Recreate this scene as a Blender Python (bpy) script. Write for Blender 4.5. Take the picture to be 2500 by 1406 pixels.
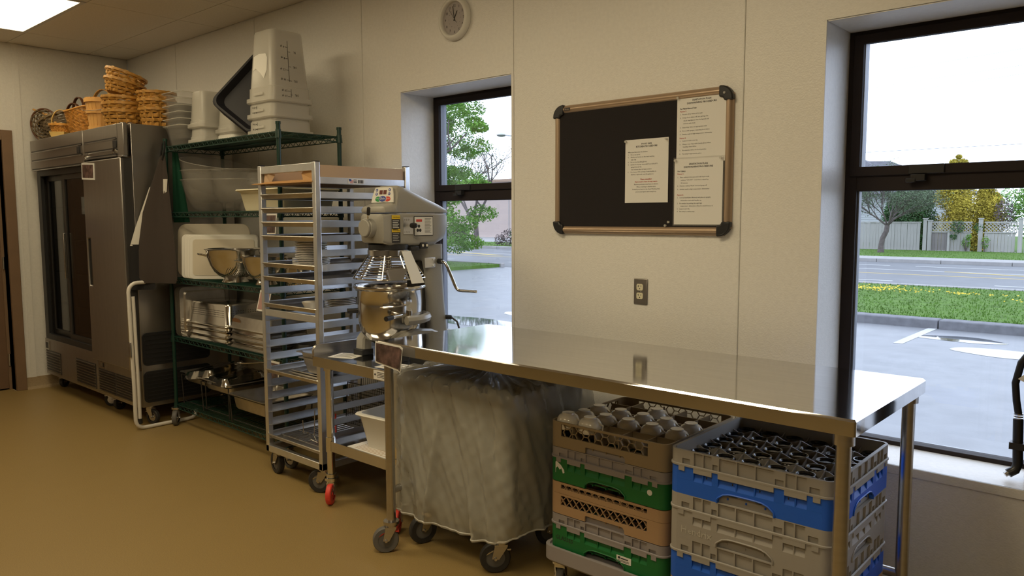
import bpy, bmesh, math, random
from mathutils import Vector, Matrix
random.seed(7)
PI = math.pi
for o in list(bpy.data.objects):
    bpy.data.objects.remove(o)
C = bpy.context.scene.collection
sc = bpy.context.scene

# ------------------------------------------------------------------ camera
cam = bpy.data.cameras.new('camera')
cam.sensor_width = 36.0
cam.lens = 26.9117
cam.clip_start = 0.05
cam.clip_end = 500
camo = bpy.data.objects.new('camera', cam)
C.objects.link(camo)
YAW, PITCH, ROLL = 0.7286, 0.0917, -0.0023
fw = Vector((-math.sin(YAW)*math.cos(PITCH), math.cos(YAW)*math.cos(PITCH), -math.sin(PITCH)))
rt = Vector((math.cos(YAW), math.sin(YAW), 0))
up = rt.cross(fw)
r2 = rt*math.cos(ROLL)+up*math.sin(ROLL)
u2 = -rt*math.sin(ROLL)+up*math.cos(ROLL)
mw = Matrix(((r2.x, u2.x, -fw.x, -0.0318), (r2.y, u2.y, -fw.y, -2.9208), (r2.z, u2.z, -fw.z, 1.4124), (0, 0, 0, 1)))
camo.matrix_world = mw
sc.camera = camo

# ------------------------------------------------------------------ world, exposure
w = bpy.data.worlds.new('overcast_sky')
sc.world = w
w.use_nodes = True
bg = w.node_tree.nodes['Background']
bg.inputs['Color'].default_value = (0.82, 0.93, 1.16, 1)
bg.inputs['Strength'].default_value = 3.25
sc.view_settings.view_transform = 'Standard'
sc.view_settings.look = 'None'
sc.view_settings.exposure = 0.0
sc.view_settings.gamma = 1.0
sc.view_settings.use_curve_mapping = False
LAMP = (1.0, 0.83, 0.53)
LAMP_POWER = {(2, -6.73): 4.8, (3, -4.91): 12.5, (3, -2.47): 15.0, (6, -6.73): 6.5, (6, -2.47): 6.0, (6, -.03): 12.0}  # last panel is added out of view to brighten the wall below the sill

# ------------------------------------------------------------------ materials
def S(r, g, b):
    def f(c):
        c /= 255.0
        return c/12.92 if c <= .04045 else ((c+.055)/1.055)**2.4
    return (f(r), f(g), f(b), 1)

def mat(name, col, rough=.5, metal=0.0, bump=None, var=None, stretch=None, alpha=None, spec=None, emit=None, coat=0, trans=0):
    """bump=(scale,strength); var=(scale,amount) gentle colour mottling; alpha mixes in see-through"""
    m = bpy.data.materials.new(name)
    m.use_nodes = True
    nt = m.node_tree; N = nt.nodes; L = nt.links
    b = N['Principled BSDF']
    c = col if len(col) == 4 else (*col, 1)
    b.inputs['Base Color'].default_value = c
    b.inputs['Roughness'].default_value = rough
    b.inputs['Metallic'].default_value = metal
    if spec is not None: b.inputs['Specular IOR Level'].default_value = spec
    if coat: b.inputs['Coat Weight'].default_value = coat
    if emit:
        b.inputs['Emission Color'].default_value = (*emit[0], 1)
        b.inputs['Emission Strength'].default_value = emit[1]
    tc = None
    if bump or var:
        tc = N.new('ShaderNodeTexCoord'); mp = N.new('ShaderNodeMapping')
        L.new(tc.outputs['Object'], mp.inputs['Vector'])
        if stretch: mp.inputs['Scale'].default_value = stretch
    if bump:
        n = N.new('ShaderNodeTexNoise'); n.inputs['Scale'].default_value = bump[0]; n.inputs['Detail'].default_value = 3
        L.new(mp.outputs['Vector'], n.inputs['Vector'])
        bp = N.new('ShaderNodeBump'); bp.inputs['Strength'].default_value = bump[1]; bp.inputs['Distance'].default_value = .004
        L.new(n.outputs['Fac'], bp.inputs['Height']); L.new(bp.outputs['Normal'], b.inputs['Normal'])
    if var:
        n2 = N.new('ShaderNodeTexNoise'); n2.inputs['Scale'].default_value = var[0]; n2.inputs['Detail'].default_value = 4
        L.new(mp.outputs['Vector'], n2.inputs['Vector'])
        hs = N.new('ShaderNodeHueSaturation'); hs.inputs['Color'].default_value = c
        mr = N.new('ShaderNodeMapRange'); mr.inputs['From Min'].default_value = .3; mr.inputs['From Max'].default_value = .7
        mr.inputs['To Min'].default_value = 1-var[1]; mr.inputs['To Max'].default_value = 1+var[1]
        L.new(n2.outputs['Fac'], mr.inputs['Value']); L.new(mr.outputs['Result'], hs.inputs['Value'])
        L.new(hs.outputs['Color'], b.inputs['Base Color'])
    if alpha is not None:
        out = N['Material Output']; t = N.new('ShaderNodeBsdfTransparent'); mx = N.new('ShaderNodeMixShader')
        mx.inputs['Fac'].default_value = alpha
        L.new(t.outputs[0], mx.inputs[1]); L.new(b.outputs[0], mx.inputs[2]); L.new(mx.outputs[0], out.inputs['Surface'])
    return m

def glass_mat(name, tint=(1, 1, 1, 1), refl=.08, dirt=0.0):
    m = bpy.data.materials.new(name); m.use_nodes = True
    nt = m.node_tree; N = nt.nodes; L = nt.links
    N.remove(N['Principled BSDF'])
    out = N['Material Output']
    t = N.new('ShaderNodeBsdfTransparent'); t.inputs[0].default_value = tint
    g = N.new('ShaderNodeBsdfGlossy'); g.inputs['Roughness'].default_value = .02
    lw = N.new('ShaderNodeLayerWeight'); lw.inputs['Blend'].default_value = .25
    mu = N.new('ShaderNodeMath'); mu.operation = 'MULTIPLY_ADD'; mu.inputs[1].default_value = .5; mu.inputs[2].default_value = refl
    L.new(lw.outputs['Fresnel'], mu.inputs[0])
    mx = N.new('ShaderNodeMixShader')
    L.new(mu.outputs[0], mx.inputs['Fac']); L.new(t.outputs[0], mx.inputs[1]); L.new(g.outputs[0], mx.inputs[2])
    L.new(mx.outputs[0], out.inputs['Surface'])
    return m

MT = {}
MT['wall'] = mat('wall_panel', (.80, .785, .75), .38, bump=(150, .35), var=(60, .03))
MT['rearwall'] = mat('rear_wall', (.26, .24, .21), .6)
MT['reveal'] = MT['wall']
MT['ceil'] = mat('ceiling_tile', (.76, .70, .60), .9, bump=(220, .3), var=(90, .05))
MT['grid'] = mat('ceiling_gap', (.12, .10, .08), .9)
MT['floor'] = mat('floor_epoxy', (.30, .208, .079), .42, bump=(160, .15), var=(260, .18))
MT['cove'] = mat('floor_cove', (.36, .27, .16), .5, var=(120, .12))
MT['brown'] = mat('brown_paint', (.22, .14, .085), .45, var=(8, .05))
MT['doorpanel'] = mat('door_paint', (.17, .10, .06), .45, var=(8, .05))
MT['frame'] = mat('bronze_anodised', (.030, .023, .022), .6, spec=.15)
MT['frame_edge'] = mat('aluminium_spacer', (.16, .17, .20), .45, .3)
MT['glass'] = glass_mat('window_glass', (.97, .98, .98, 1), .02)
MT['steel'] = mat('brushed_steel', (.52, .50, .48), .27, 1.0, bump=(90, .06), stretch=(1, 1, 14), var=(6, .05))
MT['steel_h'] = mat('brushed_steel_top', (.62, .61, .60), .075, 1.0, bump=(60, .008), stretch=(1, 12, 1), var=(5, .06))
MT['steel_dark'] = mat('fridge_steel', (.43, .405, .38), .36, 1.0, bump=(120, .06), stretch=(14, 1, 1), var=(4, .04))
MT['alu'] = mat('aluminium', (.74, .75, .77), .33, .95, bump=(60, .08), var=(14, .06))
MT['pan'] = mat('aluminium_pan', (.56, .53, .49), .34, .95, var=(16, .12))
MT['chrome'] = mat('chrome', (.78, .77, .75), .09, 1.0)
MT['polished'] = mat('polished_steel', (.66, .64, .61), .14, 1.0, var=(5, .08))
MT['black'] = mat('black_plastic', (.018, .018, .02), .42)
MT['blackmetal'] = mat('black_metal', (.03, .028, .027), .35, .2)
MT['rubber'] = mat('dark_rubber', (.03, .028, .028), .6)
MT['greyrubber'] = mat('grey_rubber', (.13, .125, .12), .6)
MT['redwheel'] = mat('red_wheel', (.75, .06, .04), .45)
MT['green_epoxy'] = mat('green_epoxy', (.006, .036, .026), .38)
MT['green_cloth'] = mat('green_cloth', (.004, .07, .035), .85)
MT['blacktray'] = mat('black_tray', (.012, .012, .018), .6)
MT['boardpanel'] = mat('cream_plastic', (.60, .55, .45), .45)
MT['white_paint'] = mat('white_enamel', (.72, .69, .64), .35)
MT['white_plastic'] = mat('white_plastic', (.76, .75, .70), .38)
MT['ivory'] = mat('ivory_plastic', (.76, .71, .52), .45)
MT['milky'] = mat('milky_plastic', (.72, .70, .64), .28, alpha=.50)
MT['clear'] = mat('clear_plastic', (.6, .58, .54), .12, alpha=.12)
MT['bag'] = mat('polythene', (.60, .58, .50), .20, alpha=.42, bump=(26, 1.0))
MT['binblue'] = mat('bin_plastic', (.25, .27, .29), .5)
MT['binlid'] = mat('bin_lid', (.12, .12, .13), .45)
MT['cloth_brown'] = mat('dark_cloth', (.05, .038, .032), .95, bump=(300, .4))
MT['cloth_black'] = mat('black_cloth', (.012, .011, .012), .95)
MT['cloth_white'] = mat('pale_cloth', (.62, .60, .55), .9)
MT['paper'] = mat('white_paper', (.78, .77, .74), .55)
MT['ink'] = mat('black_ink', (.03, .028, .03), .7)
MT['redink'] = mat('red_ink', (.42, .05, .03), .7)
MT['felt'] = mat('black_felt', (.015, .012, .013), .95, bump=(400, .5))
MT['bronze_frame'] = mat('champagne_metal', (.46, .34, .24), .38, .55)
MT['wicker'] = mat('honey_wicker', (.52, .26, .05), .45, bump=(140, .4), var=(40, .28))
MT['wicker_gold'] = mat('gold_wicker', (.60, .28, .05), .42, bump=(120, .4), var=(50, .3))
MT['wicker_dark'] = mat('grey_twig', (.20, .15, .09), .7, bump=(120, .4), var=(30, .35))
MT['wood_pale'] = mat('pale_wood', (.66, .36, .11), .5, bump=(60, .3), stretch=(1, 1, .15), var=(12, .14))
MT['wood_yellow'] = mat('yellow_wood', (.72, .50, .17), .55, bump=(60, .3), var=(12, .12))
MT['handle_brown'] = mat('brown_handle', (.13, .055, .028), .4)
MT['mixer'] = mat('mixer_enamel', (.33, .32, .29), .34, bump=(200, .08))
MT['crate_grey'] = mat('crate_grey', (.33, .31, .285), .5)
MT['crate_lilac'] = mat('crate_soft_grey', (.30, .275, .28), .5)
MT['crate_blue'] = mat('crate_blue', (.012, .11, .62), .42)
MT['crate_green'] = mat('crate_green', (.008, .145, .035), .45)
MT['crate_tan'] = mat('crate_tan', (.42, .27, .15), .5)
MT['crate_olive'] = mat('crate_beige', (.30, .23, .14), .5)
MT['china'] = mat('white_china', (.78, .76, .72), .12, coat=.4)
MT['darkglass'] = mat('dark_glass', (.012, .013, .018), .12)
MT['card'] = mat('kraft_card', (.50, .35, .22), .75)
MT['card_dark'] = mat('kraft_envelope', (.52, .30, .12), .65)
MT['photo'] = mat('photo_print', (.10, .06, .055), .25, var=(22, .8))
MT['foil'] = mat('mirror_steel', (.62, .60, .57), .1, 1.0, bump=(16, .25))
MT['rust'] = mat('brown_stain', (.30, .16, .08), .4, .6)
MT['hendrix'] = mat('raised_lettering', (.46, .44, .40), .5)
MT['cup'] = mat('cup_china', (.72, .68, .60), .15, coat=.5)
MT['lcd'] = mat('red_display', (.12, .02, .015), .25)
MT['btnblue'] = mat('blue_print', (.04, .07, .32), .4)
MT['btngreen'] = mat('green_print', (.02, .30, .08), .4)
MT['btnred'] = mat('red_print', (.62, .06, .04), .4)
MT['yellow'] = mat('yellow_label', (.80, .55, .02), .5)
MT['hose'] = mat('black_hose', (.012, .012, .014), .35)
MT['dial'] = mat('clock_dial', (.48, .44, .44), .5)
MT['clearglass'] = glass_mat('clock_glass', (1, 1, 1, 1), .06)
MT['fridgeglass'] = glass_mat('fridge_glass', (.55, .55, .54, 1), .10)
MT['interior'] = mat('fridge_interior', (.10, .095, .09), .6)

MT['lampframe'] = mat('lamp_frame', (.6, .58, .55), .5)

# ------------------------------------------------------------------ mesh builder
def rot_to(d):
    return Vector((0, 0, 1)).rotation_difference(Vector(d).normalized()).to_matrix()

class MB:
    def __init__(s): s.v = []; s.f = []
    def add(s, vs, fs):
        n = len(s.v); s.v += [tuple(v) for v in vs]; s.f += [tuple(i+n for i in f) for f in fs]; return s
    def box(s, x0, x1, y0, y1, z0, z1, r=None, c=None):
        vs = [Vector(p) for p in ((x0,y0,z0),(x1,y0,z0),(x1,y1,z0),(x0,y1,z0),(x0,y0,z1),(x1,y0,z1),(x1,y1,z1),(x0,y1,z1))]
        if r is not None:
            cc = Vector(c) if c else Vector(((x0+x1)/2, (y0+y1)/2, (z0+z1)/2)); R = r if isinstance(r, Matrix) else Matrix.Rotation(r[1], 3, r[0])
            vs = [cc+R@(v-cc) for v in vs]
        return s.add(vs, [(0,3,2,1),(4,5,6,7),(0,1,5,4),(1,2,6,5),(2,3,7,6),(3,0,4,7)])
    def bar(s, a, b, wx, wy, upv=(0, 0, 1)):
        a = Vector(a); b = Vector(b); d = (b-a).normalized(); u = Vector(upv)
        x = d.cross(u)
        if x.length < 1e-4: x = d.cross(Vector((1, 0, 0)))
        x.normalize(); y = x.cross(d).normalized(); vs = []
        for p in (a, b):
            for i, j in ((-1,-1),(1,-1),(1,1),(-1,1)): vs.append(p+x*wx/2*i+y*wy/2*j)
        return s.add(vs, [(0,1,2,3),(7,6,5,4),(0,4,5,1),(1,5,6,2),(2,6,7,3),(3,7,4,0)])
    def cyl(s, a, b, r, n=16, r2=None, caps=True):
        a = Vector(a); b = Vector(b); R = rot_to(b-a); r2 = r if r2 is None else r2; vs = []
        for p, q in ((a, r), (b, r2)):
            for i in range(n):
                t = 2*PI*i/n; vs.append(p+R@Vector((q*math.cos(t), q*math.sin(t), 0)))
        fs = [(i, (i+1) % n, n+(i+1) % n, n+i) for i in range(n)]
        if caps: fs += [tuple(range(n-1, -1, -1)), tuple(range(n, 2*n))]
        return s.add(vs, fs)
    def tube(s, pts, r, n=8, closed=False, caps=True):
        P = [Vector(p) for p in pts]; m = len(P); vs = []; fs = []
        prev = None
        for i, p in enumerate(P):
            if closed: d = (P[(i+1) % m]-P[i-1]).normalized()
            else: d = ((P[min(i+1, m-1)]-P[max(i-1, 0)])).normalized()
            if prev is None:
                x = d.orthogonal().normalized()
            else:
                x = (prev-d*prev.dot(d))
                x = x.normalized() if x.length > 1e-6 else d.orthogonal().normalized()
            prev = x; y = d.cross(x); rr = r[i] if isinstance(r, (list, tuple)) else r
            for k in range(n):
                t = 2*PI*k/n; vs.append(p+(x*math.cos(t)+y*math.sin(t))*rr)
        rng = m if closed else m-1
        for i in range(rng):
            j = (i+1) % m
            for k in range(n): fs.append((i*n+k, i*n+(k+1) % n, j*n+(k+1) % n, j*n+k))
        if caps and not closed: fs += [tuple(range(n-1, -1, -1)), tuple(range((m-1)*n, m*n))]
        return s.add(vs, fs)
    def lathe(s, prof, c=(0, 0, 0), n=24, R=None, close=False):
        """prof list of (r,z)"""
        c = Vector(c); vs = []; fs = []; m = len(prof)
        for r, z in prof:
            for i in range(n):
                t = 2*PI*i/n; v = Vector((r*math.cos(t), r*math.sin(t), z)); vs.append(c+(R@v if R else v))
        for j in range(m-1):
            for i in range(n): fs.append((j*n+i, j*n+(i+1) % n, (j+1)*n+(i+1) % n, (j+1)*n+i))
        if prof[0][0] > 1e-5 and close: fs.append(tuple(range(n-1, -1, -1)))
        if prof[-1][0] > 1e-5 and close: fs.append(tuple(range((m-1)*n, m*n)))
        return s.add(vs, fs)
    def prism(s, poly, a, b, axis='y'):
        """poly of 2d points; axis y: (x,z) ; x: (y,z) ; z: (x,y)"""
        def P(p, t): return {'y': (p[0], t, p[1]), 'x': (t, p[0], p[1]), 'z': (p[0], p[1], t)}[axis]
        n = len(poly); vs = [P(p, a) for p in poly]+[P(p, b) for p in poly]
        return s.add(vs, [tuple(range(n-1, -1, -1)), tuple(range(n, 2*n))]+[(i, (i+1) % n, n+(i+1) % n, n+i) for i in range(n)])
    def loft(s, rings, caps=True, closed=True):
        n = len(rings[0]); vs = [p for r in rings for p in r]; fs = []
        for j in range(len(rings)-1):
            for i in range(n if closed else n-1): fs.append((j*n+i, j*n+(i+1) % n, (j+1)*n+(i+1) % n, (j+1)*n+i))
        if caps: fs += [tuple(range(n-1, -1, -1)), tuple(range((len(rings)-1)*n, len(rings)*n))]
        return s.add(vs, fs)
    def xf(s, mtx, start=0):
        s.v = s.v[:start]+[tuple(mtx@Vector(v)) for v in s.v[start:]]; return s
    def plate(s, u0, u1, w0, w1, holes, t0, t1, axis='y'):
        """slab between t0 and t1 with rectangular holes, no inner seams"""
        us = sorted({u0, u1} | {h[k] for h in holes for k in (0, 1) if u0 < h[k] < u1}); ws = sorted({w0, w1} | {h[k] for h in holes for k in (2, 3) if w0 < h[k] < w1})
        nu, nw = len(us), len(ws)
        def P(u, w_, t): return {'y': (u, t, w_), 'x': (t, u, w_), 'z': (u, w_, t)}[axis]
        vs = [P(u, w_, t) for t in (t0, t1) for w_ in ws for u in us]
        ID = lambda i, j, k: k*nu*nw+j*nu+i
        full = {}
        for i in range(nu-1):
            for j in range(nw-1):
                cu = (us[i]+us[i+1])/2; cw = (ws[j]+ws[j+1])/2
                full[i, j] = not any(h[0] < cu < h[1] and h[2] < cw < h[3] for h in holes)
        fs = []
        for (i, j), ok in full.items():
            if not ok: continue
            fs.append((ID(i,j,0), ID(i+1,j,0), ID(i+1,j+1,0), ID(i,j+1,0)))
            fs.append((ID(i,j+1,1), ID(i+1,j+1,1), ID(i+1,j,1), ID(i,j,1)))
            if not full.get((i-1, j)): fs.append((ID(i,j,0), ID(i,j+1,0), ID(i,j+1,1), ID(i,j,1)))
            if not full.get((i+1, j)): fs.append((ID(i+1,j,0), ID(i+1,j,1), ID(i+1,j+1,1), ID(i+1,j+1,0)))
            if not full.get((i, j-1)): fs.append((ID(i,j,0), ID(i,j,1), ID(i+1,j,1), ID(i+1,j,0)))
            if not full.get((i, j+1)): fs.append((ID(i,j+1,0), ID(i+1,j+1,0), ID(i+1,j+1,1), ID(i,j+1,1)))
        return s.add(vs, fs)
    def text(s, body, size, org, ux, uy, align='LEFT', ext=0.0003, bold=0.0, spacing=1.0):
        cu = bpy.data.curves.new('t', 'FONT'); cu.body = body; cu.size = size; cu.align_x = align; cu.extrude = ext; cu.resolution_u = 1
        cu.offset = bold; cu.space_line = spacing
        ob = bpy.data.objects.new('t', cu); C.objects.link(ob)
        me = bpy.data.meshes.new_from_object(ob.evaluated_get(bpy.context.evaluated_depsgraph_get()))
        o = Vector(org); x = Vector(ux); y = Vector(uy); z = x.cross(y)
        s.add([o+x*v.co.x+y*v.co.y+z*v.co.z for v in me.vertices], [tuple(p.vertices) for p in me.polygons])
        bpy.data.objects.remove(ob); bpy.data.curves.remove(cu); bpy.data.meshes.remove(me)
        return s
    def build(s, name, m, parent=None, origin=None, angle=35, bevel=0, kind=None, label=None):
        off = Vector(origin) if origin is not None else Vector((0, 0, 0))
        base = Vector((0, 0, 0)); q = parent
        while q is not None: base += Vector(q.location); q = q.parent
        tot = base+off if parent is not None else off
        me = bpy.data.meshes.new(name)
        me.from_pydata([tuple(Vector(v)-tot) for v in s.v], [], s.f)
        me.materials.append(MT[m] if isinstance(m, str) else m)
        bm = bmesh.new(); bm.from_mesh(me); bmesh.ops.recalc_face_normals(bm, faces=bm.faces); bm.to_mesh(me); bm.free()
        if angle:
            for p in me.polygons: p.use_smooth = True
            me.set_sharp_from_angle(angle=math.radians(angle))
        o = bpy.data.objects.new(name, me); C.objects.link(o)
        o.location = off
        if parent is not None: o.parent = parent
        if bevel:
            bv = o.modifiers.new('bevel', 'BEVEL'); bv.width = bevel; bv.segments = 2; bv.limit_method = 'ANGLE'; bv.angle_limit = math.radians(40)
        if kind: o['kind'] = kind
        if label: o['label'] = label
        return o

def thing(name, label, cat, loc, group=None):
    o = bpy.data.objects.new(name, None); C.objects.link(o); o.location = loc; o.empty_display_size = .05
    o['label'] = label; o['category'] = cat
    if group: o['group'] = group
    return o
def tag(o, label, cat, group=None, kind=None):
    o['label'] = label; o['category'] = cat
    if group: o['group'] = group
    if kind: o['kind'] = kind
    return o
def struct(o): o['kind'] = 'structure'; return o
def dup(src, loc, label=None, group=None, rz=None, par=None):
    c = src.copy(); C.objects.link(c)
    if par is None:
        c.location = loc
        if rz is not None: c.rotation_euler.z = rz
        if label: c['label'] = label
        if group: c['group'] = group
    else: c.parent = par; c.matrix_parent_inverse = src.matrix_parent_inverse
    for ch in list(src.children): dup(ch, None, par=c)
    return c
def rrect(x0, x1, y0, y1, r, z, n=4):
    pts = []
    for cx_, cy_, a in ((x1-r, y0+r, -PI/2), (x1-r, y1-r, 0), (x0+r, y1-r, PI/2), (x0+r, y0+r, PI)):
        for k in range(n+1):
            t = a+PI/2*k/n; pts.append((cx_+r*math.cos(t), cy_+r*math.sin(t), z))
    return pts
def arc(c, r, a0, a1, n, plane='xz'):
    out = []
    for k in range(n+1):
        t = a0+(a1-a0)*k/n; u = r*math.cos(t); v = r*math.sin(t)
        out.append({'xz': (c[0]+u, c[1], c[2]+v), 'yz': (c[0], c[1]+u, c[2]+v), 'xy': (c[0]+u, c[1]+v, c[2])}[plane])
    return out
# ================================================================== ROOM
XL, XR, YB, H = -7.22, 3.0, -6.2, 2.815
W1 = (-3.49, -2.633, 0.52, 2.13); W2 = (-1.087, 0.75, 0.52, 2.13)
SX, ST = -2.6227, 1.2192
struct(MB().box(XL-.3, XR+.3, YB-.3, .31, -.2, 0).build('floor', 'floor', angle=0))
# window wall with the two deep openings, faced with four foot panels
wl = struct(MB().plate(XL-.3, XR+.3, -.2, H+.3, [W1, W2], .005, .31).build('wall_window', 'wall', angle=0))
seams = [XL]+[SX+k*ST for k in range(-3, 5)]+[XR]
for a, b in zip(seams[:-1], seams[1:]):
    g = .0016
    MB().plate(a+g, b-g, .0, H-.001, [W1, W2], 0.0, .005).build('panel', 'wall', wl, angle=0)
tr = MB()
for a in seams[1:-1]: tr.box(a-.0165, a-.0035, -.0015, .001, 0, 2.8)
tr.build('seam_cap', 'wall', wl, angle=0)
# corner beads round the openings
for q in (W1, W2):
    t = MB(); a, b, c, d = q
    t.box(a-.011, a-.0005, -.0025, .0, c+.01, d); t.box(b+.0005, b+.011, -.0025, .0, c+.01, d); t.box(a-.0105, b+.0105, -.0022, .0, d+.0005, d+.010)
    t.box(a+.003, b-.003, .003, .249, d-.004, d-.001)
    t.build('corner_bead', 'wall', wl, angle=0)
lw = struct(MB().plate(YB-.3, 0, 0, H+.3, [(-1.95, -1.01, -.1, 2.04)], XL-.15, XL-.02, 'x').build('wall_left', 'wall', angle=0))
MB().plate(YB, -.86, 0, H-.001, [(-1.95, -1.01, -.1, 2.04)], XL-.02, XL+.0, 'x').build('panel', 'wall', lw, angle=0)
MB().box(XL-.02, XL-.008, -.857, -.0, 0, H-.001).build('panel', 'wall', lw, angle=0)
MB().box(XL-.008, XL+.004, -.90, -.855, 0.09, H-.001).build('corner_strip', 'wall', lw, angle=0)
struct(MB().plate(XL-.3, XR+.3, -.2, H+.3, [], YB-.1, YB).build('wall_rear', 'rearwall', angle=0))
struct(MB().plate(YB-.3, .3, -.2, H+.3, [], XR, XR+.1, 'x').build('wall_right', 'rearwall', angle=0))
# coved skirting at the left wall
prof = [(XL-.02, .095), (XL+.006, .095), (XL+.008, .04), (XL+.014, .018), (XL+.03, .004), (XL+.05, 0), (XL-.02, 0)]
b = MB()
for ya, yb in ((YB, -1.96), (-.935, 0)):
    b.loft([[(x, y, z) for x, z in prof] for y in (ya, yb)])
struct(b.build('baseboard_left', 'cove', angle=30))
prof = [(.0, .095), (-.006, .095), (-.008, .04), (-.014, .018), (-.03, .004), (-.05, 0), (.0, 0)]
struct(MB().loft([[(x, y, z) for y, z in prof] for x in (XL, XR)]).build('baseboard_window', 'cove', angle=30))
# ceiling: slab above, tiles as pieces
ce = struct(MB().box(XL-.3, XR+.3, YB-.3, .31, H+.02, H+.2).build('ceiling', 'grid', angle=0))
lights = [(-6.73, -5.515), (-4.905, -3.69), (-2.47, -1.25), (-.03, 1.19)]
cx = [XL, -6.73, -5.515, -4.905, -3.69, -3.08, -2.47, -1.25, -.64, -.03, 1.19, 1.80, 2.41, XR]
cy = [0, -.33, -.93, -1.54, -2.15, -2.76, -3.37, -3.98, -4.59, -5.2, -5.81, YB]
LROWS = (2, 3, 4, 6)
tilemesh = {}
for i in range(len(cx)-1):
    for j in range(len(cy)-1):
        a, b_, c, d = cx[i], cx[i+1], cy[j+1], cy[j]
        if (j, round(a, 2)) in LAMP_POWER: continue
        key = (round(b_-a, 3), round(d-c, 3))
        if key not in tilemesh:
            tilemesh[key] = MB().box(.0025, b_-a-.0025, .0025, d-c-.0025, 0, .015).build('ceiling_tile', 'ceil', ce, origin=None, angle=0)
            tilemesh[key].location = (a, c, H)
        else:
            o = tilemesh[key].copy(); C.objects.link(o); o.location = (a, c, H); o.parent = ce
n = 0
LBL = ['bright ceiling light panel near the corner above the fridges', 'ceiling light panel facing the green wire shelf', 'ceiling light panel facing the steel work table', 'ceiling light panel over the open floor, facing the fridges', 'ceiling light panel over the open floor behind the viewpoint', 'added unseen ceiling light panel brightening the wall below the big window']
for j in LROWS:
    for a, b_ in lights:
        if (j, round(a, 2)) not in LAMP_POWER: continue
        c, d = cy[j+1], cy[j]
        lab = LBL[n]
        t = thing('ceiling_light', lab, 'light', ((a+b_)/2, (c+d)/2, H), 'ceiling light panels')
        MB().box(a+.03, b_-.03, c+.03, d-.03, H-.002, H+.002).build('diffuser', mat('lamp_diffuser', (.8, .8, .8), .5, emit=(LAMP, LAMP_POWER[(j, round(a, 2))])), t, angle=0)
        MB().plate(a+.003, b_-.003, c+.003, d-.003, [(a+.03, b_-.03, c+.03, d-.03)], H-.004, H+.012, 'z').build('light_frame', 'lampframe', t, angle=0)
        n += 1
# windows
def window(n_, q, right):
    x0, x1, z0, z1 = q
    y0, y1 = .25, .31
    w_ = struct(bpy.data.objects.new('window_%d' % n_, None)); C.objects.link(w_); w_.location = (x0, y0, z0)
    fr = MB()
    zm0, zm1 = 1.512, 1.60
    fw_ = .045
    fr.box(x0, x0+fw_, y0, y1, z0, z1); fr.box(x1-fw_, x1, y0, y1, z0, z1)
    fr.box(x0+fw_, x1-fw_, y0, y1, z1-fw_, z1); fr.box(x0+fw_, x1-fw_, y0, y1, zm0, zm1); fr.box(x0+fw_, x1-fw_, y0, y1, z0, z0+.02)
    fr.build('window_frame', 'frame', w_, bevel=.002)
    sa = MB(); s0, s1, t0, t1 = x0+.02, x1-.02, zm1-.03, z1-.018
    sa.plate(s0, s1, t0, t1, [(s0+.036, s1-.036, t0+.036, t1-.036)], y0-.012, y0+.004)
    sa.build('window_sash', 'frame', w_, bevel=.003)
    ed = MB()
    ed.box(s0+.036, s0+.040, y0+.004, y1-.01, t0+.03, t1-.03); ed.box(x0+fw_, x0+fw_+.006, y0+.02, y1-.01, z0+.02, zm0)
    ed.build('spacer_bar', 'frame_edge', w_, angle=0)
    MB().box(x0+fw_, x1-fw_, y0+.03, y0+.034, zm1, z1-fw_).build('window_pane', 'glass', w_, angle=0)
    MB().box(x0+fw_, x1-fw_, y0+.03, y0+.034, z0+.02, zm0).build('window_pane', 'glass', w_, angle=0)
    hx = x0+.20 if n_ == 1 else x0+.235
    la = MB(); la.box(hx, hx+.12, y0-.02, y0-.011, zm1-.028, zm1+.006); la.box(hx+.01, hx+.06, y0-.03, y0-.001, zm1-.055, zm1-.03)
    la.box(hx-.005, hx+.028, y0-.034, y0-.02, zm1-.06, zm1-.045)
    la.build('window_latch', 'blackmetal', w_, bevel=.002)
    sl = MB(); sl.box(x0+.001, x1-.001, -.008, y0, z0-.02, z0+.004); sl.box(x0-.02, x1+.02, -.010, -.0005, z0-.028, z0+.004).build('window_sill', 'wall', w_, angle=0, bevel=.002)
window(1, W1, False); window(2, W2, True)
# door
d = struct(bpy.data.objects.new('door_1', None)); C.objects.link(d); d.location = (XL, -1.5, 0)
f = MB()
for a, b_ in ((-1.01, -.935), (-2.025, -1.95)): f.box(XL-.15, XL+.028, a, b_, 0, 2.12)
f.box(XL-.15, XL+.028, -1.95, -1.01, 2.04, 2.12)
f.box(XL-.15, XL-.09, -1.034, -1.01, 0, 2.04); f.build('door_frame', 'brown', d, bevel=.003)
MB().box(XL-.13, XL-.09, -1.949, -1.034, .012, 2.03).build('door_leaf', 'doorpanel', d, bevel=.002)
h = MB()
for z in (.25, 1.05, 1.8): h.cyl((XL-.082, -1.022, z-.05), (XL-.082, -1.022, z+.05), .009, 10)
h.build('hinge', 'steel', d)
MB().box(XL-.19, XL-.15, -2.0, -.95, -.1, 2.15).build('door_light_block', 'rearwall', d, angle=0)  # unseen panel added behind the door to stop daylight leaking through its gap
MB().box(XL-.089, XL-.086, -1.45, -1.16, 1.45, 1.60).build('door_notice', 'paper', d, angle=0)
MB().box(XL-.089, XL-.084, -1.42, -1.19, 1.28, 1.37).build('push_plate', MT['btnblue'], d, angle=0)

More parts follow.
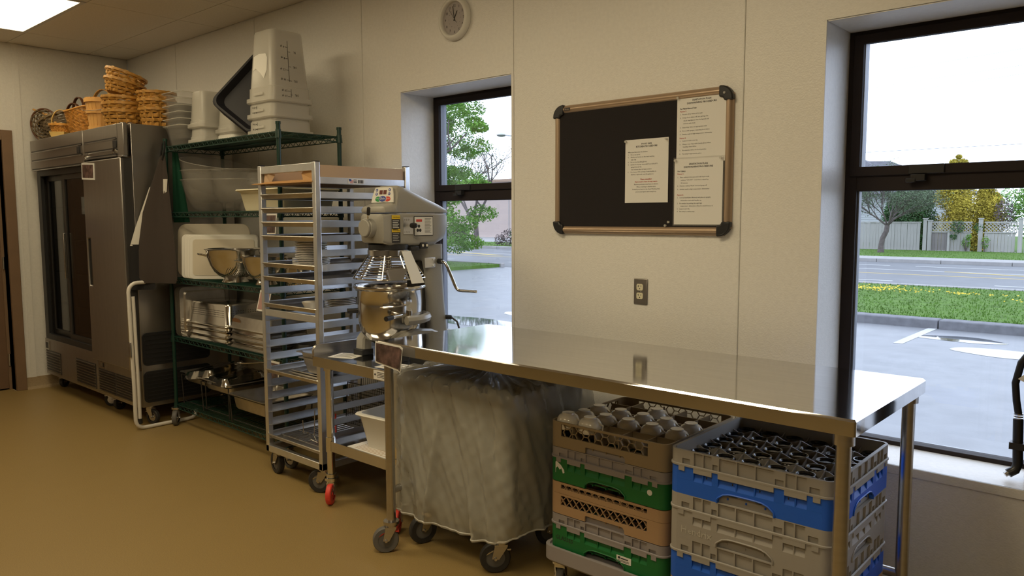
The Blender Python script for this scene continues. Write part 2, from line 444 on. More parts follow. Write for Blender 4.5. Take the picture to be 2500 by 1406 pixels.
# ================================================================== OUTSIDE
G = -.45
MT['asphalt'] = mat('wet_asphalt', (0.17, 0.173, 0.18), .42, bump=(90, .5), var=(3.0, .10))
MT['road'] = mat('road_asphalt', (0.126, 0.129, 0.135), .6, bump=(60, .4), var=(1.2, .10))
MT['kerb'] = mat('kerb_concrete', (0.139, 0.139, 0.148), .8, bump=(30, .4), var=(9, .15))
MT['concrete'] = mat('pale_concrete', (0.265, 0.258, 0.252), .8, var=(4, .08))
MT['grass'] = mat('lawn', (0.0693, 0.126, 0.0221), .9, bump=(50, 1.0), var=(5, .25))
MT['grass2'] = mat('grass_blades', (0.0756, 0.151, 0.0252), .8, var=(2, .3))
MT['linewhite'] = mat('road_white', (0.391, 0.391, 0.378), .7)
MT['lineyellow'] = mat('road_yellow', (0.391, 0.284, 0.063), .7)
MT['puddle'] = mat('puddle_water', (0.063, 0.0693, 0.0756), .04, spec=1.0, alpha=.85)
MT['fencewhite'] = mat('weathered_fence', (0.328, 0.315, 0.296), .85, bump=(25, .5), stretch=(1, 1, .15), var=(5, .14))
MT['fencegrey'] = mat('bare_fence', (0.189, 0.17, 0.164), .85, bump=(25, .5), stretch=(1, 1, .15), var=(5, .2))
MT['bark'] = mat('tree_bark', (0.101, 0.0819, 0.0756), .9, bump=(30, .8), var=(8, .3))
MT['leaf'] = mat('maple_leaves', (0.101, 0.214, 0.0315), .6, var=(1.2, .35))
MT['leafdark'] = mat('evergreen_leaves', (0.0284, 0.0756, 0.0221), .7, var=(1.5, .4))
MT['leafgrey'] = mat('sage_leaves', (0.0882, 0.12, 0.0693), .7, var=(1.5, .3))
MT['leafyellow'] = mat('golden_leaves', (0.328, 0.265, 0.0378), .7, var=(2.0, .35))
MT['leafred'] = mat('purple_leaves', (0.107, 0.0819, 0.0819), .7, var=(2.0, .3))
MT['pinkwall'] = mat('rendered_wall', (0.365, 0.296, 0.265), .85, var=(.3, .04))
MT['siding'] = mat('pale_siding', (0.353, 0.365, 0.378), .8)
MT['roof'] = mat('slate_roof', (0.0819, 0.0819, 0.0945), .8, bump=(8, .5), var=(4, .2))
MT['flower'] = mat('dandelion', (0.535, 0.391, 0.0126), .6)
MT['lampgrey'] = mat('lamp_metal', (0.347, 0.359, 0.365), .4, .5)
for _k in ('asphalt', 'road', 'kerb', 'concrete', 'grass', 'grass2', 'linewhite', 'fencewhite', 'leaf', 'leafdark', 'leafgrey', 'leafyellow', 'leafred', 'pinkwall'): MT[_k].node_tree.nodes['Principled BSDF'].inputs['Specular IOR Level'].default_value = .12
def flat(name, x0, x1, y0, y1, z0, z1, m): return struct(MB().box(x0, x1, y0, y1, z0, z1).build(name, m, angle=0))
flat('parking_lot', -120, 40, .34, 18.5, G-.3, G, 'asphalt')
flat('road', -140, 60, 18.5, 30.8, G-.3, G+.004, 'road')
def grass(name, x0, x1, y0, y1, z, n, hmax, label):
    flat(name, x0, x1, y0, y1, z-.3, z, 'grass')
    b = MB(); rr = random.Random(hash(label) % 1000)
    for _ in range(n):
        x = rr.uniform(x0, x1); y = y0+(y1-y0)*rr.random()**1.5; a = rr.uniform(0, PI); s = rr.uniform(.006, .014); hh = rr.uniform(.3, 1)*hmax
        dx, dy = math.cos(a)*s, math.sin(a)*s
        b.add([(x-dx, y-dy, z), (x+dx, y+dy, z), (x+dy*.8, y-dx*.8, z+hh)], [(0, 1, 2)])
    o = b.build('grass_blades', 'grass2', angle=0)
    tag(o, label, 'grass', kind='stuff')
grass('lawn', -8.0, 12, 11.52, 18.3, G+.12, 26000, .05, 'short green grass on the strip between parking lot and road')
grass('lawn', -44, -19.6, 12.2, 18.3, G+.12, 5000, .06, 'short green grass on the rounded island before the road')
grass('lawn', -60, -22.0, 31.2, 37.5, G+.12, 9000, .07, 'green grass under the bare tree across the road')
grass('lawn', -22.0, 14, 33.4, 41.2, G+.12, 9000, .07, 'green grass strip along the foot of the white fence')
flat('pavement', -22.0, 40, 31.0, 33.4, G-.2, G+.12, 'concrete')
def kerb(pts, label, m='kerb'):
    k = struct(bpy.data.objects.new('kerb', None)); C.objects.link(k); k.location = (pts[0], pts[2], G)
    x0, x1, y0, y1 = pts
    L_ = x1-x0; n = max(1, round(L_/2.4)); first = None
    for i in range(n):
        if first is None:
            first = MB().box(x0+.008, x0+L_/n-.008, y0, y1, G-.1, G+.15).build('kerb_stone', m, k, bevel=.02)
        else:
            c = first.copy(); C.objects.link(c); c.parent = k; c.location = (L_/n*i, 0, 0)

for pts, m in (((-8.2, 12, 11.2, 11.52), 'kerb'), ((-44, -19.5, 11.9, 12.2), 'concrete'), ((-44, -19.5, 18.3, 18.5), 'concrete'), ((-8.2, 12, 18.3, 18.5), 'concrete'), ((-60, 14, 30.8, 31.05), 'concrete')):
    kerb((pts[0], pts[1], pts[2], pts[3]), '', m)
flat('far_lot', -150, -22, 37.5, 50, G-.3, G+.02, 'concrete')
flat('garden_ground', -22, 60, 41.2, 80, G-.3, G+.05, 'grass')
# road markings
mk = struct(bpy.data.objects.new('road_marking', None)); C.objects.link(mk); mk.location = (-6, 24, G)
def mline(x0, x1, y, w_, m): MB().box(x0, x1, y-w_/2, y+w_/2, G, G+.008).build('painted_line', m, mk, angle=0)
for x in (-46, -36.5, -27.5, -18.6, -12.1, -1, 5): mline(x-3.0, x+2.6 if x != -12.1 else -6.55, 21.0, .13, 'linewhite')
for x in (-44, -35, -26, -14.5, -4.4): mline(x-3.4, x+2.6 if x != -14.5 else -8.7, 28.5, .13, 'linewhite')
mline(-60, 20, 24.0, .12, 'lineyellow'); mline(-60, 20, 26.1, .12, 'linewhite')
MB().prism([(-6.3, 26.0), (-2, 24.7), (8, 24.2), (8, 24.35), (-2, 24.95), (-6.3, 26.12)], G+.004, G+.012, 'z').build('painted_line', 'lineyellow', mk, angle=0)
MB().prism([(-31.5, 26.4), (-26.0, 24.8), (-25.5, 25.0), (-31.5, 26.6)], G+.004, G+.012, 'z').build('painted_line', 'lineyellow', mk, angle=0)
MB().prism([(-3.29, 9.2), (-3.16, 9.2), (-3.16, 11.2), (-3.29, 11.2)], G+.001, G+.006, 'z').build('painted_line', 'linewhite', mk, angle=0)
MB().prism([(-.69, 9.2), (-.56, 9.2), (-.56, 11.2), (-.69, 11.2)], G+.001, G+.006, 'z').build('painted_line', 'linewhite', mk, angle=0)
# puddles
def puddle(cx_, cy_, rx, ry, seed, label):
    rr = random.Random(seed); n = 40; ph = [rr.uniform(0, 6.28) for _ in range(4)]
    pts = [(cx_+rx*(1+.12*math.sin(2*t+ph[0])+.07*math.sin(3*t+ph[1])+.05*math.sin(5*t+ph[2]))*math.cos(t), cy_+ry*(1+.12*math.sin(3*t+ph[3]))*math.sin(t)) for t in [2*PI*k/n for k in range(n)]]
    tag(MB().prism(pts, G+.001, G+.004, 'z').build('puddle', 'puddle', origin=(cx_, cy_, G), angle=0), label, 'puddle', 'puddles on the parking lot')
puddle(-9.3, 6.8, 1.9, .42, 1, 'long puddle on the asphalt seen just over the work table in the narrow window')
puddle(-9.4, 8.2, .75, .28, 2, 'small puddle higher up in the narrow window, cut by its edge')
puddle(-2.62, 10.2, .55, .30, 3, 'puddle beside the painted parking stripe')
puddle(-1.7, 9.2, .8, .35, 4, 'pale puddle near the kerb by the black hose')
puddle(-1.75, 3.2, 1.15, .85, 5, 'large puddle right below the big window')
# dandelions
b = MB(); rr = random.Random(11)
for cx_, cy_, sx_, sy_, n in ((-5.55, 16.2, .75, .55, 170), (-3.6, 15.9, .5, .25, 40), (-2.4, 14.9, .5, .3, 14)):
    for _ in range(n):
        x = rr.gauss(cx_, sx_*.6); y = rr.gauss(cy_, sy_*.7); r = rr.uniform(.014, .026)
        b.lathe([(r, 0), (r*.7, .012), (0, .016)], (x, y, G+.20), 5)
tag(b.build('dandelions', 'flower', angle=0), 'patches of yellow dandelions scattered on the grass strip', 'flowers', kind='stuff')

# fence: two plain stretches of boards, gate, lattice sections
FY = 41.0
fe = thing('wooden_fence', 'weathered white board fence with lattice sections across the road', 'fence', (-10, FY, G))
bd = {}
def board(x, w_, z0, z1, m='fencewhite', y=FY):
    k = (round(w_, 2), round(z1-z0, 2), m)
    if k not in bd:
        o = MB().box(-w_/2, w_/2, 0, .025, 0, z1-z0).build('board', m, angle=0); o.parent = fe; bd[k] = o
    else:
        o = bd[k].copy(); C.objects.link(o); o.parent = fe
    o.location = (x+10, y-FY+random.uniform(-.012, .012), z0-G+random.uniform(-.012, .012))
    o.rotation_euler.y = random.uniform(-.006, .006)
x = -22.0
while x < -10.75:
    board(x, .145, G+.12, 1.10+.012*math.sin(x*2)); x += .155
def rail(x0, x1, z0, z1, name='fence_rail', m='fencewhite', dy=-.03): MB().box(x0, x1, FY+dy, FY+dy+.05, z0, z1).build(name, m, fe, angle=0)
rail(-22, -10.7, 1.10, 1.15); rail(-22, -10.7, G+.02, G+.14)
for x in (-19.2, -16.6, -13.95, -13.88): MB().box(x, x+.06, FY-.04, FY, G, 1.1).build('fence_post', 'fencewhite', fe, angle=0)
def lattice(x0, x1):
    l = MB(); z0, z1 = .66, 1.10; st = .16
    k = x0-(z1-z0)
    while k < x1:
        for sgn in (1, -1):
            pa, pb = (k, z0), (k+(z1-z0), z1)
            if sgn < 0: pa, pb = (k, z1), (k+(z1-z0), z0)
            (xa, za), (xb, zb) = pa, pb
            if xa < x0: za += (x0-xa)*(zb-za)/(xb-xa); xa = x0
            if xb > x1: zb -= (xb-x1)*(zb-za)/(xb-xa); xb = x1
            if xb-xa > .02: l.bar((xa, FY+.01*sgn, za), (xb, FY+.01*sgn, zb), .035, .012, (0, 1, 0))
        k += st
    l.build('lattice', 'fencewhite', fe, angle=0)
for x0, x1, g in ((-10.35, -9.75+1.35, True), (-7.87, -6.50, False), (-6.2, -4.0, False), (-3.8, -1.4, False)):
    lattice(x0, x1); rail(x0, x1, 1.10, 1.16); rail(x0, x1, .60, .66)
    x = x0+.07
    while x < x1:
        gate = g and x < -9.45
        board(x, .135, G+.14, .60, 'fencegrey' if gate else 'fencewhite'); x += .145
    rail(x0, x1, G+.05, G+.14)
for x, z1 in ((-10.52, 1.3), (-10.3, 1.2), (-9.42, .66), (-8.03, 1.3), (-6.36, 1.3), (-3.9, 1.3), (-1.3, 1.3)):
    w_ = .17 if z1 > 1 else .10
    p = MB().box(x-w_/2, x+w_/2, FY-.12, FY+.05, G, z1).build('fence_post', 'fencewhite', fe, angle=0)
    MB().box(x-w_/2-.03, x+w_/2+.03, FY-.15, FY+.08, z1, z1+.04).build('post_cap', 'fencewhite', p, angle=0)
rr = random.Random(3)
# trees
def leaves(mb, centre, rad, n, size, rr, squash=(1, 1, 1), shell=.55):
    for _ in range(n):
        v = Vector((rr.gauss(0, 1), rr.gauss(0, 1), rr.gauss(0, 1))).normalized()*rad*(shell+(1-shell)*rr.random())
        p = Vector((centre[0]+v.x*squash[0], centre[1]+v.y*squash[1], centre[2]+v.z*squash[2]))
        a = Vector((rr.gauss(0, 1), rr.gauss(0, 1), rr.gauss(0, .6))).normalized(); b_ = a.orthogonal().normalized()
        s = size*rr.uniform(.6, 1.3)
        mb.add([p-a*s, p+b_*s*.55, p+a*s, p-b_*s*.55+Vector((0, 0, s*.2))], [(0, 1, 2, 3)])
def branchy(mb, p, d, L_, r, depth, rr, tips, spread=.55):
    q = p+d*L_; mid = p+d*L_*.5+Vector((rr.uniform(-1, 1), rr.uniform(-1, 1), rr.uniform(-1, 1)))*L_*.05
    mb.tube([p, mid, q], [r, r*.85, r*.7], 6, caps=False)
    if depth == 0: tips.append(q); return
    for k in range(3 if depth > 1 else 2):
        a = Vector((rr.uniform(-1, 1), rr.uniform(-1, 1), rr.uniform(-.25, .55)))
        branchy(mb, q if k < 2 else mid, (d+a*spread*1.3).normalized(), L_*rr.uniform(.62, .82), r*.6, depth-1, rr, tips, spread)
    tips.append(q)
def tree(name, label, base, trunks, leafm, cl, nleaf, size, seed, grp=None, lrad=.5, cat='tree'):
    t = thing(name, label, cat, base, grp); rr = random.Random(seed); tips = []; mb = MB()
    p = Vector(base)
    for d, L_, r, dep in trunks: branchy(mb, p, Vector(d).normalized(), L_, r, dep, rr, tips)
    mb.build('trunk', 'bark', t, angle=60)
    lf = MB()
    for c in cl: leaves(lf, c[:3], c[3], int(c[4]*(3.6 if nleaf == 0 and size < .108 else 2.2)), size*(.44 if size < .108 else .6), rr, c[5] if len(c) > 5 else (1, 1, 1))
    if nleaf:
        for q in tips: leaves(lf, q, lrad, nleaf, size, rr, shell=0)
    lf.build('foliage', leafm, t, angle=0, kind='stuff')
    return t
# maple beside the narrow window
rr = random.Random(5); cl = []
for k in range(90):
    z = rr.uniform(.3, 6.4); R_ = 3.0*(1-((z-2.2)/5.0)**2)**.5 if abs(z-2.2) < 4.9 else .4
    a = rr.uniform(0, 2*PI); u = R_*rr.uniform(.5, 1.0)
    cl.append((-21.7+u*math.cos(a), 16+u*math.sin(a), z, rr.uniform(.35, .7), 190, (1, 1, .55)))
tree('maple_tree', 'big bright green maple filling one side of the narrow window', (-21.7, 16, G), [(((0, 0, 1)), 2.2, .16, 3)], 'leaf', cl, 0, .105, 5)
# bare forked tree
t = thing('bare_tree', 'sparse forked tree with bare branches on the far lawn', 'tree', (-33.25, 31.0, G)); rr = random.Random(8); mb = MB(); tips = []
mb.tube([(-33.25, 31, G), (-33.25, 31, .4), (-33.3, 31, 1.1)], [.2, .16, .15], 8)
for a, d_, L_ in (((-33.3, 31, 1.0), (-.95, -.1, 1.2), 2.0), ((-33.3, 31, 1.0), (.12, 0, 1), 1.7), ((-33.25, 31, 1.0), (.30, .3, 1), 2.2)):
    branchy(mb, Vector(a), Vector(d_).normalized(), L_, .09, 4, rr, tips, .75)
mb.build('trunk', 'bark', t, angle=60)
lf = MB()
for q in tips: leaves(lf, q, .45, 8, .045, rr, shell=0)
lf.build('foliage', 'leafgrey', t, angle=0, kind='stuff')
cl = [(-29.6+dx, 33+dy, z, r, n, (1, 1, 1)) for dx, dy, z, r, n in ((0, 0, 3.4, 1.0, 500), (-.9, 0, 3.6, .8, 380), (.9, .3, 3.8, 1.1, 500), (1.9, 0, 3.2, 1.1, 500), (-1.6, 0, 4.4, .4, 200), (-1.2, 0, 5.0, .3, 120), (.0, 0, 5.2, .45, 200), (.7, 0, 5.4, .4, 200), (1.7, 0, 4.9, .7, 260), (-.5, 0, 2.6, .8, 260), (.8, 0, 2.5, .8, 260), (2.4, 0, 4.2, 1.0, 300))]
tree('evergreen_tree', 'grey green leafy tree beside the bare tree', (-29.2, 33, G), [((0, 0, 1), 2.0, .13, 3)], 'leafgrey', cl, 0, .11, 9)
def shrub(label, c, m, blobs, size, seed, name='shrub'):
    t = thing(name, label, 'shrub', c); rr = random.Random(seed); st = MB()
    for k in range(6):
        a = rr.uniform(0, 6.28); st.tube([c, (c[0]+.15*math.cos(a), c[1]+.15*math.sin(a), c[2]+.5)], [.03, .015], 5)
    st.build('stem', 'bark', t)
    lf = MB()
    for bb in blobs: leaves(lf, (c[0]+bb[0], c[1]+bb[1], c[2]+bb[2]), bb[3], int(bb[4]*2.2), size*.62, rr, bb[5] if len(bb) > 5 else (1, 1, 1))
    lf.build('foliage', m, t, angle=0, kind='stuff')
shrub('green bush at the edge of the narrow window', (-30.4, 33.0, G+.1), 'leafdark', [(0, 0, .8, .9, 700), (-.9, 0, .7, .7, 400), (1.1, 0, .9, 1.0, 700), (2.2, 0, .8, 1.0, 600), (.4, 0, 1.4, .6, 300)], .11, 21)
shrub('low purple leaved bush under the bare tree', (-32.3, 33.0, G+.1), 'leafred', [(0, 0, .5, .6, 260), (-.8, 0, .35, .4, 120)], .08, 22)
shrub('round purple bush standing by itself on the far lawn', (-37.5, 33.5, G+.1), 'leafred', [(0, 0, .6, .75, 520), (.2, 0, 1.0, .5, 200)], .09, 23)
# garden side
t = thing('fence_tree', 'spreading tree standing in front of the white fence', 'tree', (-11.56, 37.2, G)); rr = random.Random(31); mb = MB(); tips = []
mb.tube([(-11.56, 37.2, G), (-11.55, 37.2, .0), (-11.50, 37.2, .35), (-11.34, 37.2, .7), (-11.3, 37.2, 1.0)], [.17, .125, .12, .115, .11], 10)
for k in range(9):
    a = 2*PI*k/9+.3; el = .75 if k % 3 else 1.5
    branchy(mb, Vector((-11.3, 37.2, .95)), Vector((math.cos(a), math.sin(a), el)).normalized(), 1.05, .042, 4, rr, tips, .5)
mb.build('trunk', 'bark', t, angle=60)
lf = MB()
for q in tips: leaves(lf, q, .45, 16, .038, rr, shell=0)
lf.build('foliage', 'leafgrey', t, angle=0, kind='stuff')
def conifer(label, c, h_, r, m, n, size, seed, name='conifer'):
    t = thing(name, label, 'tree', c, 'trees behind the white fence'); rr = random.Random(seed)
    MB().cyl(c, (c[0], c[1], c[2]+h_*.8), .10, 8, .03).build('trunk', 'bark', t)
    lf = MB()
    for k in range(14):
        f = k/13; z = c[2]+.3+f*(h_-.3); rad = r*(1-f**1.8)**.6+.06
        for j in range(5):
            a = rr.uniform(0, 6.28); leaves(lf, (c[0]+rad*.5*math.cos(a), c[1]+rad*.5*math.sin(a), z), max(rad*.62, .12), int(n*5.2), size*.6, rr)
    lf.build('foliage', m, t, angle=0, kind='stuff')
conifer('tall golden yellow conifer behind the lattice fence', (-9.65, 43.4, G), 5.0, 1.25, 'leafyellow', 75, .085, 41)
conifer('shorter golden conifer joined to the tall one', (-8.3, 44.0, G), 3.6, .95, 'leafyellow', 60, .085, 42)
conifer('dark green conifer behind the fence between bare tree and golden conifer', (-11.6, 44.0, G), 3.9, 1.0, 'leafdark', 70, .09, 43)
conifer('dark green conifer low behind the plain boards', (-12.9, 45.0, G), 3.3, 1.0, 'leafdark', 60, .09, 44)
shrub('mid green leafy tree behind the fence beside the golden conifers', (-6.3, 44.5, G), 'leaf', [(0, 0, 2.0, 1.4, 900), (-1.2, 0, 2.4, 1.0, 600), (1.4, 0, 2.6, 1.2, 700), (.2, 0, 3.0, 1.0, 600)], .10, 45, 'garden_tree')
shrub('dark shrub showing through the golden and green trees', (-7.4, 43.2, G), 'leafred', [(0, 0, 2.0, .5, 300, (1, 1, 1.8))], .08, 46)
shrub('small green weed climbing at the fence foot by the post', (-7.75, 40.7, G+.1), 'leaf', [(0, 0, .5, .2, 80, (1, .4, 1.6))], .06, 47, 'weed')
shrub('vine spilling over the lattice by the bare wood gate', (-9.0, 41.0, .6), 'leafdark', [(0, -.1, .3, .35, 200), (.9, -.05, .25, .25, 90), (-.2, -.1, -.2, .18, 60)], .06, 48, 'vine')
shrub('green weed growing at the middle of the lattice section', (-9.05+.45, 40.8, G+.1), 'leaf', [(0, 0, .45, .22, 90, (1, .4, 1.3)), (.1, 0, .75, .15, 50)], .06, 49, 'weed')
# houses
hs = thing('house', 'pale house with dark slate roof behind the fence tree', 'house', (-19, 56, G))
MB().box(-26, -12.5, 55, 62, G, 3.1).build('house_wall', 'siding', hs, angle=0)
for k in range(14):
    z = .7+k*.17
    if k == 0: sid = MB().box(-26, -12.5, 54.97, 55.0, z, z+.15).build('siding_board', 'siding', hs, angle=0)
    else:
        o = sid.copy(); C.objects.link(o); o.parent = hs; o.location = (0, 0, k*.17)
rf = MB(); rf.loft([[(-27, 54.2, 3.0), (-27, 58.5, 6.05), (-27, 62.8, 3.0)], [(-14.2, 54.2, 3.0), (-19.6, 58.5, 6.0), (-14.5, 62.8, 3.0)]]); rf.build('roof', 'roof', hs, angle=0)
rf = MB(); rf.loft([[(-20, 54.4, 3.0), (-20, 58.5, 5.62), (-20, 62.8, 3.0)], [(-11.4, 54.4, 3.0), (-17.3, 58.5, 5.52), (-11.6, 62.8, 3.0)]]); rf.build('roof', 'roof', hs, angle=0)
MB().box(-16.9, -16.5, 56.3, 56.5, 4.1, 4.3).build('skylight', 'siding', hs, angle=0)
bl = thing('warehouse', 'long low beige rendered building beyond the far lawn', 'building', (-58, 54, G))
MB().box(-110, -34, 50.4, 62, G, 4.75).build('building_wall', 'pinkwall', bl, angle=0)
MB().box(-110, -33.9, 50.25, 62, 4.75, 5.0).build('parapet', 'brown', bl, angle=0)
for k in range(9):
    x = -104+k*8
    MB().box(x, x+.06, 50.36, 50.4, G, 4.75).build('wall_joint', 'concrete', bl, angle=0)
# street lamp and wires
sl = thing('street_lamp', 'slim street lamp arching in from the window edge', 'lamp', (-25.3, 30, G))
MB().tube([(-25.3, 30, G), (-25.3, 30, 4), (-25.4, 30, 5.0), (-26.3, 30, 5.55), (-28.6, 30, 5.9), (-29.9, 30, 6.12)], [.10, .08, .07, .05, .04, .035], 8).build('lamp_post', 'lampgrey', sl)
MB().lathe([(0, -.12), (.2, -.08), (.30, 0), (.2, .09), (0, .12)], (-30.2, 30, 6.14), 12).build('lamp_head', 'lampgrey', sl)
for k, (z0, z1) in enumerate(((3.613, 3.608), (5.75, 6.0), (5.45, 5.75), (6.2, 6.5))):
    o = MB().tube([(-40+3*i, 25, z0+(z1-z0)*(i*3-31)/5.0*.9) for i in range(24)], .009 if k == 0 else .006, 4).build('overhead_wire', 'blackmetal')
    tag(o, ['lowest overhead wire across the sky of the big window', 'thin overhead wire high in the big window, middle of three', 'thin overhead wire high in the big window, lowest of three', 'thin overhead wire high in the big window, topmost of three'][k], 'wire', 'overhead wires')
# ================================================================== CASTERS
def caster(parent, x, y, z0, r, yaw, wheel='rubber', fork='steel', wid=.03, brake=False, hubm='steel', name='caster'):
    """swivel caster hanging from height z0, wheel standing on the floor"""
    st = [MB(), MB(), MB()]
    d = Vector((math.cos(yaw), math.sin(yaw), 0)); sd = Vector((-d.y, d.x, 0)); off = d*r*.45
    o = Vector((x, y, 0)); c = o+off+Vector((0, 0, r))
    f = st[0]
    f.cyl((x, y, z0), (x, y, z0-.012), .034, 16); f.cyl((x, y, z0-.012), (x, y, z0-.022), .026, 16)
    for s_ in (-1, 1):
        a = o+Vector((0, 0, z0-.03))+sd*s_*(wid/2+.005); b_ = c+sd*s_*(wid/2+.005)
        f.prism([(0, 0)]*0 or [(0, 0), (1, 0), (1, 1)], 0, .0001, 'z') if False else None
        w1 = d*r*.42
        t = sd*s_*.0025
        top = a+off*.2
        q = [top-w1, top+w1, b_+w1*.55, b_-w1*.55-Vector((0, 0, r*.05))]
        f.add([p-t for p in q]+[p+t for p in q], [(3,2,1,0),(4,5,6,7),(0,1,5,4),(1,2,6,5),(2,3,7,6),(3,0,4,7)])
    top = o+off*.2+Vector((0, 0, z0-.026))
    f.bar(top-sd*(wid/2+.007), top+sd*(wid/2+.007), r*.84, .008, (0, 0, 1))
    f.cyl(c-sd*(wid/2+.014), c+sd*(wid/2+.014), .006, 8)
    cr = f.build(name, fork, parent, bevel=0)
    wq = MB(); n = 28; rings = []
    for rr_, hw in ((r*.62, wid/2), (r*.93, wid/2), (r, wid*.32), (r, -wid*.32), (r*.93, -wid/2), (r*.62, -wid/2)):
        rings.append([tuple(c+sd*hw+(d*math.cos(2*PI*k/n)+Vector((0, 0, 1))*math.sin(2*PI*k/n))*rr_) for k in range(n)])
    wq.loft(rings, caps=False); wq.build('wheel', wheel, cr, angle=30)
    hb = MB()
    hb.cyl(c-sd*(wid/2-.004), c+sd*(wid/2-.004), r*.64, 20); hb.cyl(c-sd*(wid/2+.002), c+sd*(wid/2+.002), r*.2, 12)
    hb.build('hub', hubm, cr)
    if brake:
        b_ = MB(); p = o-d*r*.1+Vector((0, 0, z0-.045))
        b_.bar(p-sd*.014, p+sd*.014, r*.9, .006, (0, 0, 1)); b_.bar(p+d*r*.6+Vector((0, 0, .0)), p+d*r*1.25+Vector((0, 0, -.022)), .028, .005, (0, 0, 1))
        b_.build('brake_lever', 'steel' if brake == 1 else 'redwheel', cr)
    return cr

# ================================================================== STEEL WORK TABLE
TX0, TX1, TY0, TY1, TZ = -2.547, -.639, -.951, -.281, .905
t = thing('work_table', 'long stainless steel work table along the wall between the windows', 'table', ((TX0+TX1)/2, (TY0+TY1)/2, 0))
top = MB(); r = .008
top.loft([rrect(TX0, TX1, TY0, TY1, r, TZ-.044), rrect(TX0, TX1, TY0, TY1, r, TZ-.006), rrect(TX0+.005, TX1-.005, TY0+.005, TY1-.005, r, TZ)])
top.build('tabletop', 'steel_h', t, angle=25)
LX = (TX0+.038, TX1-.038); LY = (TY0+.034, TY1-.036)
for i, x in enumerate(LX):
    for j, y in enumerate(LY):
        lg = MB().cyl((x, y, .135), (x, y, TZ-.036), .0195, 20)
        lg.cyl((x, y, TZ-.075), (x, y, TZ-.04), .027, 20)
        lg.build('leg', 'steel', t)
        caster(t, x, y, .135, .055, 4.1 if i == 0 else 1.0, 'greyrubber', 'steel', .032, brake=2 if (i, j) == (0, 0) else 0, hubm='greyrubber')
st = MB(); st.cyl((LX[0], LY[1], .265), (LX[1], LY[1], .265), .016, 14); st.build('stretcher', 'steel', t)
st = MB(); st.cyl((LX[0], LY[0], .265), (LX[0], LY[1], .265), .016, 14); st.build('stretcher', 'steel', t)
# scratches left out of the colour, tag card on the corner
c = thing('photo_card', 'dark laminated photo card taped on the corner edge of the work table', 'card', (-2.455, TY0-.004, .86))
b = MB(); b.add([(-2.545, -.956, .905), (-2.545, -.958, .815), (-2.39, -.965, .80), (-2.355, -.985, .797), (-2.345, -.978, .899), (-2.385, -.958, .902)], [(0, 1, 2, 5), (5, 2, 3, 4)])
b.add([(-2.545, -.9545, .905), (-2.545, -.9565, .815), (-2.39, -.9635, .80), (-2.355, -.9835, .797), (-2.345, -.9765, .899), (-2.385, -.9565, .902)], [(0, 5, 2, 1), (5, 4, 3, 2)])
b.build('card_sheet', 'paper', c, angle=0)
MB().add([(-2.538, -.9585, .898), (-2.538, -.9602, .822), (-2.39, -.9672, .808), (-2.362, -.9835, .806), (-2.352, -.9775, .892), (-2.387, -.9602, .895)], [(0, 1, 2, 5), (5, 2, 3, 4)]).build('photo_print', 'photo', c, angle=0)

# ================================================================== MIXER TABLE
QX0, QX1, QY0, QY1, QZ = -3.245, -2.60, -.80, -.15, .738
t = thing('mixer_table', 'small stainless steel equipment table on red casters under the mixer', 'table', ((QX0+QX1)/2, (QY0+QY1)/2, 0))
top = MB(); top.loft([rrect(QX0, QX1, QY0, QY1, .006, QZ-.05), rrect(QX0, QX1, QY0, QY1, .006, QZ-.002), rrect(QX0+.003, QX1-.003, QY0+.003, QY1-.003, .006, QZ)])
top.build('tabletop', 'steel_h', t, angle=25)
lip = MB()
pr_ = [(QY0+.0, QZ-.01)]+[(QY0+.035-.035*math.cos(a), QZ+.025+.03*math.sin(a)) for a in [PI/2*k/6 for k in range(7)]]+[(QY1, QZ+.055), (QY1, QZ-.01)]
lip.prism(pr_, QX0-.002, QX0+.014, 'x'); lip.box(QX0, QX1, QY1-.012, QY1+.002, QZ-.01, QZ+.055)
lip.build('raised_edge', 'steel', t, bevel=.003)
for x in (QX0+.075, QX1-.06):
    for y in (QY0+.045, QY1-.05):
        lg = MB().cyl((x, y, .13), (x, y, QZ-.05), .0195, 20); lg.cyl((x, y, .262), (x, y, .335), .024, 16); lg.cyl((x, y, .13), (x, y, .15), .026, 16); lg.cyl((x, y, QZ-.07), (x, y, QZ-.05), .027, 16)
        lg.build('leg', 'chrome', t)
        caster(t, x, y, .13, .052, -.9, 'redwheel', 'chrome', .026, brake=1, hubm='redwheel')
sh = MB(); sh.loft([rrect(QX0+.06, QX1-.045, QY0+.03, QY1-.03, .004, .268), rrect(QX0+.06, QX1-.045, QY0+.03, QY1-.03, .004, .318)]); sh.build('lower_shelf', 'steel_h', t, angle=25)
pl = MB().box(-2.76, -2.66, QY0-.002, QY0, QZ-.047, QZ-.006); pl.build('name_plate', 'paper', t, angle=0)
b = MB()
for k in range(4): b.box(-2.735, -2.685, QY0-.0026, QY0-.002, QZ-.015-.007*k, QZ-.013-.007*k)
for x in (-2.748, -2.672): b.cyl((x, QY0-.003, QZ-.025), (x, QY0-.0015, QZ-.025), .005, 8)
b.build('plate_print', 'ink', t, angle=0)
for k, (x, y, a, lab) in enumerate(((-3.11, -.69, .35, 'white instruction card lying flat by the raised edge of the mixer table'), (-2.72, -.71, .1, 'white instruction card lying flat on the mixer table nearest the work table'))):
    c = thing('instruction_card', lab, 'card', (x, y, QZ), 'cards on the mixer table')
    MB().box(x-.07, x+.07, y-.06, y+.06, QZ, QZ+.0012).build('card_sheet', 'paper', c, angle=0)
    b = MB()
    for q in range(5): b.box(x-.05, x+.05-(q % 2)*.02, y+.035-q*.018, y+.040-q*.018, QZ+.0012, QZ+.0016)
    b.build('printed_lines', 'ink', c, angle=0); c.rotation_euler.z = a
